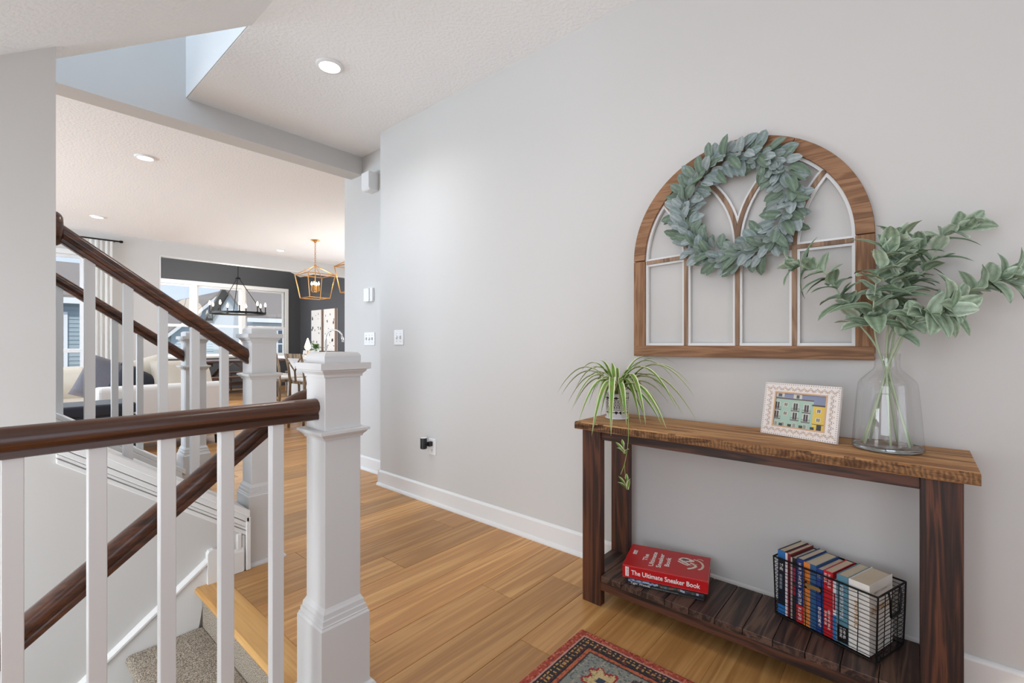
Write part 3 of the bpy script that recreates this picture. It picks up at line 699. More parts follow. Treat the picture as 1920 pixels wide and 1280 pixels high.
for i, p in enumerate(paths):
    k = stroke(p, .017, 2.070+i*.0003, 2.0915).build('muntin', 'muntin_wood', af_, bevel=.0015)
    stroke(p, .035, 2.0775+i*.0003, 2.0925+i*.0001).build('muntin_lip', 'trim', k)

def leaf_mesh(L, Wd, curl=.3, fold=.18, cols=((110, 132, 120), (150, 168, 158)), seg=7, twist=0, blunt=.9, cup=0):
    # leaf along +Y, face up +Z
    vs, fs, cs = [], [], []
    for i in range(seg+1):
        t = i/seg; w = Wd/2*(max(0.0, 1-(2*t**blunt-1)**2)**.5) if 0 < t < 1 else .0012
        y = L*t; z = -curl*L*t*t+.06*L*math.sin(math.pi*t); tw = twist*t
        for s in (-1, -.5, 0, .5, 1):
            x = w*s; zz = z+fold*abs(s)*w+cup*math.sin(t*9)*w*abs(s)*.2
            vs.append((x*math.cos(tw), y, zz+x*math.sin(tw)))
    for i in range(seg):
        for j in range(4): fs.append((i*5+j, i*5+j+1, (i+1)*5+j+1, (i+1)*5+j))
    me = bpy.data.meshes.new('leaf'); me.from_pydata(vs, [], fs)
    at = me.color_attributes.new('Col', 'FLOAT_COLOR', 'POINT')
    for k in range(len(vs)):
        j = k % 5; i = k//5; c = cols[0] if j in (1, 3) else (cols[1] if j in (0, 4) else cols[2 if len(cols) > 2 else 1])
        at.data[k].color = s2l(c)
    for p in me.polygons: p.use_smooth = True
    return me
def place_leaf(me, m, parent, p, d, n, s=1.0):
    d = Vector(d).normalized(); n = Vector(n); n = (n-d*n.dot(d))
    if n.length < 1e-4: n = d.orthogonal()
    n.normalize(); x = d.cross(n)
    M = Matrix(((x.x, d.x, n.x), (x.y, d.y, n.y), (x.z, d.z, n.z))).to_4x4()
    o = bpy.data.objects.new('leaf', me); COL.objects.link(o); o.parent = parent
    o.matrix_local = Matrix.Translation(Vector(p)-ORG[parent.name]) @ M @ Matrix.Scale(s, 4)
    return o
# wreath
WY, WZ, WX = .566, 1.682, 2.040
wr = empty('leaf_wreath', (WX, WY, WZ-.27), 'round wreath of dusty blue green leaves hung on the arched frame', 'wreath')
MB().tube([(WX+.006, WY+.205*math.cos(2*math.pi*i/40), WZ+.205*math.sin(2*math.pi*i/40)) for i in range(40)], .007, 8, closed=True).build('ring', 'twig', wr, smooth=True)
WL = []
for k, (L, w, c) in enumerate(((.074, .040, .25), (.066, .036, .05), (.078, .037, .4), (.056, .032, -.15), (.070, .038, .15))):
    base = ((124, 140, 138), (146, 158, 158), (98, 118, 100), (134, 148, 144), (108, 126, 112))[k]
    me = leaf_mesh(L, w, c, .22, (base, tuple(min(255, x+14) for x in base), tuple(min(255, x+26) for x in base)), blunt=1.0)
    me.materials.append(MATS['dusty_leaf']); WL.append(me)
rw = random.Random(21)
N = 70
for i in range(N):
    a = 2*math.pi*i/N+rw.uniform(-.03, .03)
    for lay in range(4):
        rr = .205+(-.022, .0, .022, 0)[lay]+rw.uniform(-.008, .008)
        e_r = Vector((0, math.cos(a), math.sin(a))); e_t = Vector((0, -math.sin(a), math.cos(a)))*(-1)     # tangent
        p = Vector((WX-.004-.012*(lay == 3), WY, WZ))+e_r*rr
        fan = (-58, 0, 58, rw.uniform(-70, 70))[lay]+rw.uniform(-32, 32)
        out = rw.uniform(.05, .5) if lay != 3 else rw.uniform(.3, 1.1)
        d = e_t*(-math.cos(R(fan)))+e_r*math.sin(R(fan))+Vector((-out, 0, 0))
        nrm = Vector((-1, 0, 0))+e_r*rw.uniform(-.5, .5)+e_t*rw.uniform(-.5, .5)
        place_leaf(rw.choice(WL), None, wr, p, d, nrm, rw.uniform(.72, 1.1))

# ================================================================== VASE WITH LEAFY STEMS
VX, VY = 1.900, .070
vz = empty('glass_vase', (VX, VY, TZ), 'large clear glass bottle vase holding leafy stems, at the right end of the console', 'vase')
TV = TZ+.0005
prof_o = [(.055, 0), (.108, .001), (.1155, .006), (.1165, .014), (.110, .08), (.102, .16), (.0965, .203), (.0945, .211), (.088, .221), (.058, .245), (.046, .254), (.0415, .264), (.0405, .29), (.042, .302), (.0435, .304)]
MB().lathe([(r*.785, z+TV) for r, z in prof_o[1:]], (VX, VY, 0), 64, cap=False).build('body', 'vase_glass', vz, smooth=True)
MB().lathe([(0, TV+.0005), (.0840, TV+.0005), (.0895, TV+.004), (.0902, TV+.010), (.0880, TV+.0150), (.0850, TV+.0135), (.080, TV+.0095), (0, TV+.0085)], (VX, VY, 0), 64).build('base_rim', 'vase_base', vz, smooth=True)
ev = empty('leafy_stems', (VX, VY, TZ+.02), 'bunch of pale sage green leafy stems standing in the glass vase', 'foliage')
stems = [  # foot in vase, neck, then upper path
    [(1.955, .045, .80), (1.908, .083, 1.07), (1.93, .152, 1.198), (1.93, .189, 1.271), (1.93, .242, 1.367), (1.93, .315, 1.395)],
    [(1.86, .060, .80), (1.895, .072, 1.07), (1.88, .062, 1.22), (1.87, .055, 1.30), (1.87, .048, 1.36), (1.86, .040, 1.42)],
    [(1.865, .125, .80), (1.905, .064, 1.07), (1.98, .037, 1.267), (2.0, -.028, 1.365), (2.0, -.062, 1.45), (1.99, -.098, 1.472)],
    [(1.90, .132, .80), (1.900, .056, 1.07), (1.95, -.003, 1.210), (1.95, -.076, 1.250), (1.94, -.135, 1.285), (1.93, -.185, 1.305)],
    [(1.93, .115, .80), (1.888, .062, 1.07), (1.85, .030, 1.150), (1.80, -.002, 1.19), (1.78, -.031, 1.205), (1.76, -.060, 1.208)],
    [(1.915, .010, .80), (1.898, .084, 1.07), (1.86, .100, 1.17), (1.84, .100, 1.25), (1.83, .090, 1.33), (1.83, .070, 1.395)],
    [(1.87, .015, .80), (1.912, .070, 1.07), (1.99, .050, 1.20), (2.01, .035, 1.29), (2.01, .02, 1.36), (2.02, .0, 1.42)],
]
SLM = []
for k, (L, w, c, fo) in enumerate(((.106, .062, .35, .25), (.088, .056, .1, .3), (.112, .056, .6, .2), (.076, .052, -.1, .35), (.096, .052, .4, .45))):
    base = ((126, 146, 120), (148, 166, 142), (108, 130, 102), (162, 178, 158), (134, 154, 130))[k]
    me = leaf_mesh(L, w, c, fo, (base, tuple(min(255, x+62) for x in base), tuple(min(255, x+40) for x in base)), seg=9, blunt=.8, cup=.6)
    me.materials.append(MATS['sheen_leaf']); SLM.append(me)
def cr(pts, n=6):   # catmull-rom
    P = [Vector(p) for p in pts]; P = [2*P[0]-P[1]]+P+[2*P[-1]-P[-2]]; out = []
    for i in range(1, len(P)-2):
        for k in range(n):
            t = k/n; a, b, c, d = P[i-1:i+3]
            out.append(.5*((2*b)+(c-a)*t+(2*a-5*b+4*c-d)*t*t+(3*b-a-3*c+d)*t**3))
    return out+[P[-2]]
rs = random.Random(5)
for si, st in enumerate(stems):
    c = cr(st, 6); n = len(c)
    MB().tube(c, [.0038-.0022*i/n for i in range(n)], 7).build('stem', 'stem_green', ev, smooth=True)
    z0 = 1.165 if si not in (4,) else 1.14
    az = rs.uniform(0, 6.28); last = None
    for i in range(n):
        p = c[i]
        if p.z < z0 and i < n*.62: continue
        if last is not None and (p-last).length < .019: continue
        last = p.copy()
        t = (c[min(i+1, n-1)]-c[max(i-1, 0)]).normalized()
        a = t.orthogonal().normalized(); b = t.cross(a)
        for q in range(2 + (rs.random() < .6)):
            ang = az+q*math.pi+rs.uniform(-.4, .4); rad = a*math.cos(ang)+b*math.sin(ang)
            if rad.x > .55 and p.x > 1.96: rad.x = -.2
            d = rad*.85+t*rs.uniform(.35, .9)
            if p.x+d.normalized().x*.08 > 2.085: d.x = min(d.x, 0)
            place_leaf(rs.choice(SLM), None, ev, p, d, t+Vector((-.5, 0, .6))+rad*rs.uniform(-.6, .2), rs.uniform(.62, 1.0))
        az += 1.4
    t = (c[-1]-c[-4]).normalized(); a = t.orthogonal().normalized(); b = t.cross(a)
    for q in range(6):
        ang = q*1.05; rad = a*math.cos(ang)+b*math.sin(ang); d = rad*rs.uniform(.3, .7)+t
        if c[-1].x+d.normalized().x*.08 > 2.085: d.x = 0
        place_leaf(rs.choice(SLM), None, ev, c[-1], d, t*.3-rad+Vector((-.3, 0, .4)), rs.uniform(.6, .95))

# ================================================================== SPIDER PLANT
PX, PY = 1.893, 1.018
sp = empty('spider_plant', (PX, PY, TZ), 'spider plant in a black and white patterned pot on the console', 'potted plant')
PO = TZ+.0005
pot = MB(); na = 120; zs = []
prof = [(.0, .0), (.046, .0), (.048, .004)]
rows = 44
def potcol(k, z):      # black and white bands of diamonds and lattice, plain below
    h = z/.113; u = k % 8
    if h < .20: return (222, 222, 226)
    if h < .335:
        v = abs(h-.268)/.067; return (26, 24, 30) if abs((u-3.5)/4) < 1-v else (226, 226, 226)
    if .36 < h < .385 or .72 < h < .745: return (50, 48, 54)
    if .40 < h < .70:
        return (34, 32, 38) if (int((h-.40)/.03)+(k//2)) % 2 == 0 else (224, 224, 224)
    if .76 < h < .895:
        v = abs(h-.828)/.067; return (26, 24, 30) if abs((u-3.5)/4) < 1-v else (226, 226, 226)
    return (226, 226, 226)
vs, fs, cs = [], [], []
for i in range(rows+1):
    z = .113*i/rows; r = .0475+.0055*(i/rows)
    for k in range(na): a = 2*math.pi*k/na; vs.append((PX+r*math.cos(a), PY+r*math.sin(a), PO+z))
pm_ = MB()
for i in range(rows):
    for k in range(na):
        pm_.c.append(potcol(k, .113*(i+.5)/rows)); pm_.f.append((i*na+k, i*na+(k+1) % na, (i+1)*na+(k+1) % na, (i+1)*na+k))
pm_.v = vs
pm_.lathe([(.0475, PO), (.0, PO)], (PX, PY, 0), 24, (200, 200, 204)).lathe([(.053, PO+.113), (.049, PO+.113), (.048, PO+.095)], (PX, PY, 0), 40, (226, 226, 226))
pt = pm_.build('pot', 'pot_glaze', sp, shade_angle=50)
MB().lathe([(0, PO+.098), (.048, PO+.098), (.048, PO+.092), (0, PO+.092)], (PX, PY, 0), 24).build('soil', 'soil', sp)
MB().lathe([(.050, PO-.0002), (.053, PO+.004), (.052, PO+.007), (.0478, PO+.007), (.0478, PO-.0002)], (PX, PY, 0), 40, closed=True).build('saucer_ring', 'plastic_white', sp, smooth=True)
def ribbon(p, w, name='leaf', upn=None):
    m = MB(); n = len(p); vs = []; cols = []
    for i, q in enumerate(p):
        t = (p[min(i+1, n-1)]-p[max(i-1, 0)]).normalized(); s = t.cross(Vector((0, 0, 1)))
        if s.length < .08: s = t.cross(upn or Vector((1, .3, 0)))
        s.normalize(); nn = s.cross(t)
        f = i/(n-1); ww = 1.85*w*(.6+.8*min(f*2.2, 1)*.5)*(1-max(0, f-.60)/.40)**.75 if f < 1 else .0003
        ww = max(ww, .0003)
        for u, z in ((-1, .35), (-.62, .12), (0, -.15), (.62, .12), (1, .35)): vs.append(q+s*ww*u*.5+nn*ww*z*.5)
    fs = [(i*5+j, i*5+j+1, (i+1)*5+j+1, (i+1)*5+j) for i in range(n-1) for j in range(4)]
    m.add(vs, fs); m.c = [((222, 226, 184) if (k % 4) in (0, 3) else (112+rl.randint(-12, 14), 148+rl.randint(-10, 14), 56)) for k in range(len(fs))]
    return m.build(name, 'leaf_spider', sp, smooth=True)
rl = random.Random(9)
def arch_leaf(tip, peak, w=.012, base=None, n=13):
    b = Vector(base or (PX+rl.uniform(-.018, .018), PY+rl.uniform(-.018, .018), PO+.10)); e = Vector(tip)
    # horizontal progress grows, height follows a rising then falling curve through a peak
    pts = []
    for i in range(n+1):
        t = i/n; h = b.lerp(e, t**1.08)
        z = (1-t)**2*b.z+2*t*(1-t)*(2*peak-.5*(b.z+e.z))+t*t*e.z
        pts.append(Vector((h.x, h.y, z)))
    ribbon(pts, w)
tips = [((1.70, 1.10, .775), .955, .013), ((1.74, 1.17, .80), .975, .012), ((1.72, .80, .80), .985, .012), ((1.78, .70, .86), 1.02, .011), ((1.84, 1.31, .88), 1.01, .010), ((1.76, 1.06, .79), .96, .013), ((1.80, .86, .785), .96, .013), ((1.87, .66, .90), 1.03, .010), ((1.678, 1.020, .735), .945, .014), ((1.688, .935, .745), .965, .015), ((1.722, .884, .788), .945, .013), ((1.735, .722, .790), .945, .013), ((1.79, .765, .795), .915, .011),
        ((1.845, .856, .790), .925, .011), ((1.90, .660, .796), .985, .012), ((1.90, .715, .815), .975, .012), ((1.91, .690, .945), 1.03, .009), ((1.95, .754, .930), 1.045, .009),
        ((1.90, 1.330, .860), .99, .010), ((1.90, 1.245, .90), 1.01, .010), ((1.85, 1.185, .785), .945, .011), ((1.85, 1.225, .815), .96, .011), ((2.0, .905, 1.050), 1.035, .012),
        ((2.0, .785, 1.025), 1.045, .007), ((1.80, 1.050, .79), .935, .011), ((1.95, 1.24, .99), 1.02, .010), ((1.90, 1.11, 1.04), 1.005, .013), ((1.85, .888, .87), .965, .009),
        ((1.78, 1.00, .80), .93, .012), ((1.81, .95, .81), .965, .012), ((1.84, .965, .795), .945, .014), ((1.92, 1.06, 1.03), .99, .012), ((1.83, 1.13, .83), .965, .010),
        ((1.97, .88, .98), 1.01, .012), ((1.98, .83, .90), .985, .011), ((1.99, .98, 1.03), .99, .010), ((1.99, 1.07, 1.00), .985, .010), ((2.02, 1.12, .93), .985, .009),
        ((1.87, 1.27, .83), .975, .009), ((1.93, .79, .86), .955, .011), ((2.0, .90, .83), .955, .010), ((1.86, .93, 1.0), .985, .012), ((1.82, .87, .93), .985, .009),
        ((1.80, 1.08, .90), .97, .009), ((1.95, 1.18, .88), .985, .010), ((1.84, 1.16, .93), .99, .009), ((1.91, .80, .80), .94, .012), ((2.03, .98, .86), .97, .010)]
for tp, pk, w in tips: arch_leaf(tp, pk, w)
run = cr([(1.84, .95, .91), (1.76, .90, .90), (1.695, .862, .815), (1.676, .853, .735), (1.673, .866, .65), (1.672, .884, .600)], 6)
MB().tube(run, .0013, 6).build('runner', 'lime', sp, smooth=True)
run2 = cr([(1.673, .868, .645), (1.672, .863, .60), (1.672, .852, .55)], 5)
MB().tube(run2, .0009, 5).build('runner', 'lime', sp, smooth=True)
for (c, offs) in (((1.673, .866, .686), ((.02, .050, .035), (0, .012, .055), (-.01, .03, .02), (0, -.02, .02))), ((1.672, .853, .548), ((0, .040, .045), (0, .005, .062), (-.01, -.018, .05), (0, .03, .012), (.0, .045, .020)))):
    for of in offs:
        e = Vector(c)+Vector(of); b = Vector(c); ribbon([b.lerp(e, t/6)+Vector((-.004*math.sin(t/6*3.1), 0, .006*math.sin(t/6*3.1))) for t in range(7)], .009)

# ================================================================== PICTURE FRAME
pf = empty('picture_frame', (1.91, .323, TZ), 'small photo frame with floral inlay border and a picture of green and yellow houses', 'picture frame')
fu = Vector((-.2756, -.9606, 0)).normalized(); fn = fu.cross(Vector((0, 0, 1))); fv = (-fn*math.sin(R(12))+Vector((0, 0, 1))*math.cos(R(12))); fw = fu.cross(fv)
fo = Vector((1.945, .445, TZ+.001)); FW, FH, BX, BYb, TH = .254, .192, .043, .036, .014
mat('frame_wood', (214, 176, 138), .6); mat('frame_back', (60, 48, 40), .7); mat('frame_white', (240, 232, 226), .5); mat('inlay', (196, 172, 154), .5)
m = MB()
for (u0, v0, u1, v1) in ((0, 0, FW, BYb), (0, FH-BYb, FW, FH), (0, BYb, BX, FH-BYb), (FW-BX, BYb, FW, FH-BYb)):
    m.obox(fo+fu*u0+fv*v0-fw*TH, fu*(u1-u0), fv*(v1-v0), fw*TH)
m.build('frame', 'frame_white', pf)
m = MB()
for (u0, v0, u1, v1) in ((BX-.005, BYb-.005, FW-BX+.005, BYb), (BX-.005, FH-BYb, FW-BX+.005, FH-BYb+.005), (BX-.005, BYb, BX, FH-BYb), (FW-BX, BYb, FW-BX+.005, FH-BYb)):
    m.obox(fo+fu*u0+fv*v0-fw*.004, fu*(u1-u0), fv*(v1-v0), fw*.0052)
m.build('inner_bead', 'frame_wood', pf)
m = MB(); rp = random.Random(4)
def petal(cu, cv, a, b, ang, col):
    vs = []
    for k in range(8):
        t = 2*math.pi*k/8; x, y = a*math.cos(t), b*math.sin(t)
        vs.append(fo+fu*(cu+x*math.cos(ang)-y*math.sin(ang))+fv*(cv+x*math.sin(ang)+y*math.cos(ang))+fw*.0004)
    m.add(vs, [tuple(range(8))], col)
IC = [(200, 176, 158), (186, 178, 176), (212, 180, 156), (190, 168, 152)]
for i in range(34):
    u = .004+(FW-.008)*i/33
    for v in (.004, FH-.004): petal(u, v, .0018, .0026, 0, IC[1])
for i in range(26):
    v = .006+(FH-.012)*i/25
    for u in (.004, FW-.004): petal(u, v, .0026, .0018, 0, IC[1])
for i in range(11):
    u = .018+(FW-.036)*i/10
    for v0, sg in ((.019, 1), (FH-.019, -1)):
        for k in range(5):
            a = (k-2)*.62; petal(u+.0075*math.sin(a), v0-sg*.004+sg*.009*math.cos(a), .0045, .0018, math.pi/2-a*sg, rp.choice(IC))
        petal(u+.011, v0-sg*.006, .003, .002, 0, rp.choice(IC))
for i in range(7):
    v = .040+(FH-.080)*i/6
    for u0, sg in ((.021, 1), (FW-.021, -1)):
        for k in range(5):
            a = (k-2)*.62; petal(u0-sg*.004+sg*.010*math.cos(a), v+.0075*math.sin(a), .0045, .0018, a*sg, rp.choice(IC))
        petal(u0-sg*.007, v+.010, .002, .003, 0, rp.choice(IC))
m.build('inlay', 'print', pf, kind='stuff')
ph = MB(); PW, PHh = FW-2*BX, FH-2*BYb
def rect(u0, v0, u1, v1, col, l):
    o = fo+fu*(BX+u0*PW)+fv*(BYb+v0*PHh)-fw*(.003-l*.0001)
    ph.add([o, o+fu*(u1-u0)*PW, o+fu*(u1-u0)*PW+fv*(v1-v0)*PHh, o+fv*(v1-v0)*PHh], [(0, 1, 2, 3)], col)
rect(0, 0, 1, 1, (138, 146, 172), 0); rect(0, 0, .77, .83, (172, 200, 184), 1); rect(0, .82, .77, .855, (108, 92, 88), 2); rect(.02, .86, .55, .96, (144, 150, 176), 1)
rect(.0, .88, .17, 1, (214, 210, 200), 2); rect(.36, .86, .53, .99, (214, 210, 200), 2); rect(.42, .87, .48, .97, (92, 96, 100), 3); rect(.04, .89, .12, .98, (90, 96, 98), 3)
rect(.77, 0, 1, .70, (228, 196, 88), 2); rect(.74, .69, 1, .735, (92, 82, 84), 3)
for (u, v) in ((.04, .50), (.04, .22), (.42, .50), (.42, .22), (.64, .48), (.64, .20)):
    rect(u-.06, v, u+.06, v+.24, (214, 214, 204), 4); rect(u-.042, v+.01, u-.005, v+.22, (78, 74, 78), 5); rect(u+.005, v+.01, u+.042, v+.22, (78, 74, 78), 5)
    rect(u-.085, v-.025, u+.085, v, (92, 84, 84), 6); rect(u-.085, v+.06, u+.085, v+.07, (82, 78, 80), 6)
    for k in range(7): rect(u-.083+k*.027, v, u-.078+k*.027, v+.065, (96, 92, 92), 6)
for (u, v) in ((.22, .60), (.22, .33), (.88, .50), (.88, .24)):
    rect(u-.045, v, u+.045, v+.12, (222, 216, 204), 4); rect(u-.028, v+.015, u-.006, v+.105, (96, 84, 84), 5); rect(u+.006, v+.015, u+.028, v+.105, (96, 84, 84), 5)
for u in (.04, .19, .42, .63): rect(u-.04, .0, u+.045, .13, (206, 204, 190), 4); rect(u-.025, 0, u+.03, .11, (150, 158, 150), 5)
for u in (.11, .29, .52, .74): rect(u, 0, u+.075, .08, (62, 76, 74), 5)
rect(.86, 0, .95, .16, (60, 58, 60), 5); rect(.77, .16, 1, .18, (120, 104, 60), 5)
ph.build('photo', 'print', pf)
MB().obox(fo+fu*.004+fv*.004-fw*(TH+.003), fu*(FW-.008), fv*(FH-.008), fw*.003).build('back_board', 'frame_back', pf)
# easel leg reaching the table behind the frame
top = fo+fu*(FW/2-.02)+fv*.13-fw*(TH+.003); foot = Vector((top.x, top.y, TZ+.0005))-fn*.055
m = MB(); a, b = top, foot
m.add([a, a+fu*.04, b+fu*.04, b, a-fw*.003, a+fu*.04-fw*.003, b+fu*.04-fn*.003, b-fn*.003], [(0,1,2,3),(7,6,5,4),(0,4,5,1),(1,5,6,2),(2,6,7,3),(3,7,4,0)]); m.build('easel_leg', 'frame_back', pf)

# ================================================================== BOOKS
BK = {}
def bmat(c, rough=.4):
    n = 'cover_%d_%d_%d' % c
    return mat(n, c, rough, coat=.15)
mat('txt_white', (240, 238, 234), .5); mat('txt_black', (30, 28, 30), .5); mat('txt_gold', (196, 150, 84), .5); mat('txt_red', (190, 40, 44), .5); mat('txt_grey', (170, 168, 164), .5); mat('txt_pink', (170, 60, 96), .5)
def flat_book(name, label, o, u, dp, L, Dp, T, cover, pages=True):
    """lying book: o = front left bottom corner (spine side), u along spine, dp into the shelf"""
    root = empty(name, o, label, 'book', 'books lying on the console shelf')
    o = Vector(o); u = Vector(u).normalized(); dp = Vector(dp).normalized(); z = Vector((0, 0, 1)); c = .003
    m = MB(); m.obox(o, u*L, dp*Dp, z*c); m.obox(o+z*(T-c), u*L, dp*Dp, z*c); m.obox(o+z*c, u*L, dp*c, z*(T-2*c))
    m.build('cover', bmat(cover), root, bevel=.001)
    MB().obox(o+u*.003+dp*c+z*c, u*(L-.006), dp*(Dp-.008), z*(T-2*c)).build('pages', 'paper', root)
    return root, o, u, dp
bu = Vector((.267, -.9637, 0)); bd = Vector((.9637, .267, 0))
b2, o2, u2, d2 = flat_book('book', 'black golf book with sky photos on its spine, lying under the red book', (1.752, .895, SZ+.0008), (.25, -.968, 0), (.968, .25, 0), .292, .215, .024, (24, 24, 26))
m = MB(); rp = random.Random(2)
for k in range(34):
    t = k/34; cc = rp.choice(((96, 112, 148), (70, 92, 70), (160, 170, 190), (60, 60, 66), (120, 90, 70))) if t > .35 else rp.choice(((130, 150, 186), (96, 116, 156), (150, 168, 196)))
    a = o2+u2*(.003+.286*t)-d2*.0003+Vector((0, 0, .013+rp.uniform(-.002, .003))); m.add([a, a+u2*.0085, a+u2*.0085+Vector((0, 0, .008)), a+Vector((0, 0, .008))], [(0, 1, 2, 3)], cc)
m.build('spine_print', 'print', b2)
text_mesh('Tiger Woods', .0125, 'txt_white', b2, o2+u2*.012+Vector((0, 0, .0045))-d2*.0004, u2, (0, 0, 1), width=.078)
text_mesh('A CELEBRATION OF TWENTY FIVE YEARS', .0040, 'txt_grey', b2, o2+u2*.098+Vector((0, 0, .0045))-d2*.0004, u2, (0, 0, 1), width=.10)
b1, o1, u1, d1_ = flat_book('book', 'thick red sneaker book with white lettering lying on the console shelf', (1.747, .915, SZ+.0255), bu, bd, .326, .216, .0505, (186, 6, 14))
zt_ = .0505
text_mesh('The Ultimate Sneaker Book', .0265, 'txt_white', b1, o1+u1*.036+Vector((0, 0, .0155)), u1, (0, 0, 1), bold=.014, width=.262)
for i, (w, ln, off) in enumerate((('The', .064, .072), ('Ultimate', .138, .032), ('Sneaker', .134, .032), ('Book', .086, .056))):
    text_mesh(w, .026, 'txt_white', b1, o1+u1*(.086+i*.0300)+d1_*off+Vector((0, 0, zt_)), d1_, -u1, bold=.02, width=ln)
m = MB()
for (a, b, w, h) in ((.012, .010, .016, .0),):
    p = o1+u1*.012+Vector((0, 0, .006))-d1_*.0004; m.add([p, p+u1*.014, p+u1*.014+Vector((0, 0, .038)), p+Vector((0, 0, .038))], [(0, 1, 2, 3)], (235, 232, 228))
    p = o1+u1*.020+d1_*.115+Vector((0, 0, zt_+.0004)); m.add([p, p+u1*.016, p+u1*.016+d1_*.040, p+d1_*.040], [(0, 1, 2, 3)], (225, 222, 220))
m.build('publisher_panel', 'print', b1)
text_mesh('TASCHEN', .010, 'txt_red', b1, o1+u1*.0235+Vector((0, 0, .0075))-d1_*.0006, (0, 0, 1), -u1, width=.035, lift=.0004)
text_mesh('TASCHEN', .009, 'txt_red', b1, o1+u1*.0325+d1_*.118+Vector((0, 0, zt_+.0005)), d1_, -u1, width=.034)
# printed sneaker drawing on the cover: sole, upper, laces, swirl
m = MB()
def cp(a, b): return o1+u1*a+d1_*b+Vector((0, 0, zt_+.0003))
def poly(pts, col, l=0): m.add([cp(*p)+Vector((0, 0, l*.0001)) for p in pts], [tuple(range(len(pts)))], col)
def sw(pts, w, col, l=0):
    for i in range(len(pts)-1):
        a, b = Vector(pts[i]), Vector(pts[i+1]); n = Vector((-(b-a).y, (b-a).x)).normalized()*w/2
        poly([tuple(a-n), tuple(b-n), tuple(b+n), tuple(a+n)], col, l)
poly([(.205, .150), (.215, .166), (.235, .172), (.262, .160), (.268, .148), (.240, .132), (.222, .122)], (236, 220, 206), 0)
poly([(.213, .152), (.224, .161), (.246, .158), (.246, .148), (.228, .140)], (60, 20, 22), 1)
sw([(.204, .128), (.216, .118), (.232, .108), (.246, .102)], .008, (240, 226, 212), 1)
sw([(.206, .146), (.222, .132), (.240, .120), (.252, .110)], .010, (244, 234, 224), 1)
for k in range(5): sw([(.214+k*.008, .138-k*.005), (.220+k*.008, .150-k*.005)], .003, (90, 26, 28), 2)
sw([(.262, .168), (.282, .162), (.296, .146), (.302, .122), (.298, .096), (.286, .080)], .009, (226, 204, 184), 1)
sw([(.250, .128), (.268, .124), (.276, .104), (.262, .084), (.246, .072)], .011, (238, 222, 204), 1)
sw([(.252, .098), (.262, .112), (.280, .130)], .004, (196, 160, 120), 2); sw([(.276, .176), (.290, .180), (.300, .170)], .004, (226, 204, 184), 2)
m.build('cover_print', 'print', b1)

# ---- wire basket with upright books
bA, bB = Vector((1.912, .394, 0)), Vector((1.806, .088, 0)); be = (bB-bA).normalized(); bn = Vector((-be.y, be.x, 0)); BL, BD, BH = (bB-bA).length, .190, .205
bk = empty('wire_basket', (1.94, .22, SZ), 'black wire basket full of upright books on the console shelf', 'basket')
def bp(s, d, z):   # s along, d depth, tapering towards the base
    k = .965+.035*z/BH; s = BL/2+(s-BL/2)*k; d = BD/2+(d-BD/2)*k
    return bA+be*s+bn*d+Vector((0, 0, SZ+.004+z))
rb = random.Random(8)
def ring_pts(z, wob=0):
    P = []
    for (s0, d0, s1, d1) in ((0, 0, BL, 0), (BL, 0, BL, BD), (BL, BD, 0, BD), (0, BD, 0, 0)):
        for k in range(6):
            t = k/6; P.append(bp(s0+(s1-s0)*t, d0+(d1-d0)*t, z+(wob*rb.uniform(-1, 1) if k else 0)))
    return P
MB().tube(ring_pts(BH), .0032, 7, closed=True).build('rim', 'black_metal', bk)
MB().tube(ring_pts(0), .0028, 7, closed=True).build('base_ring', 'black_metal', bk)
for i in range(1, 15): MB().tube(ring_pts(BH*i/15, .003), .0011, 5, closed=True).build('wire', 'black_metal', bk)
for (s, d) in [(BL*k/6, 0) for k in range(7)]+[(BL*k/6, BD) for k in range(7)]+[(0, BD*k/4) for k in (1, 2, 3)]+[(BL, BD*k/4) for k in (1, 2, 3)]:
    cor = s in (0, BL) and d in (0, BD)
    MB().tube([bp(s, d, 0), bp(s+rb.uniform(-.002, .002), d, BH*.5), bp(s, d, BH)], .0026 if cor else .0012, 6).build('upright', 'black_metal', bk)
for k in range(1, 4): MB().tube([bp(0, BD*k/4, 0), bp(BL, BD*k/4, 0)], .0012, 5).build('wire', 'black_metal', bk)
for k in range(1, 12): MB().tube([bp(BL*k/12, 0, 0), bp(BL*k/12, BD, 0)], .0012, 5).build('wire', 'black_metal', bk)
for s, sg in ((BL, 1), (0, -1)):   # hanging handles on the short ends
    p = [bp(s, BD*.30, BH+.004)+be*sg*.004, bp(s, BD*.30, BH-.02)+be*sg*.010, bp(s, BD*.34, BH-.075)+be*sg*.010, bp(s, BD*.66, BH-.075)+be*sg*.010, bp(s, BD*.70, BH-.02)+be*sg*.010, bp(s, BD*.70, BH+.004)+be*sg*.004]
    MB().tube(p, .0034, 8).build('handle', 'black_metal', bk, smooth=True)
pp = bp(BL*.42, 0, BH*.74)-bn*.002
m = MB(); vs = []
for k in range(16):
    a = 2*math.pi*k/16; x = .019*(1 if math.cos(a) > 0 else -1)+.0065*math.cos(a); vs.append(pp+be*x+Vector((0, 0, .0065*math.sin(a))))
m.add(vs+[v-bn*.0015 for v in vs], [tuple(range(16)), tuple(range(31, 15, -1))]+[(i, i+16, (i+1) % 16+16, (i+1) % 16) for i in range(16)]); m.build('name_plate', 'brass_plate', bk)
m = MB(); 
for s_ in (-.024, .024): m.obox(pp+be*(s_-.004)+Vector((0, 0, -.012))-bn*.0012, be*.008, bn*.001, Vector((0, 0, .024)))
m.build('plate_clip', 'black_metal', bk)

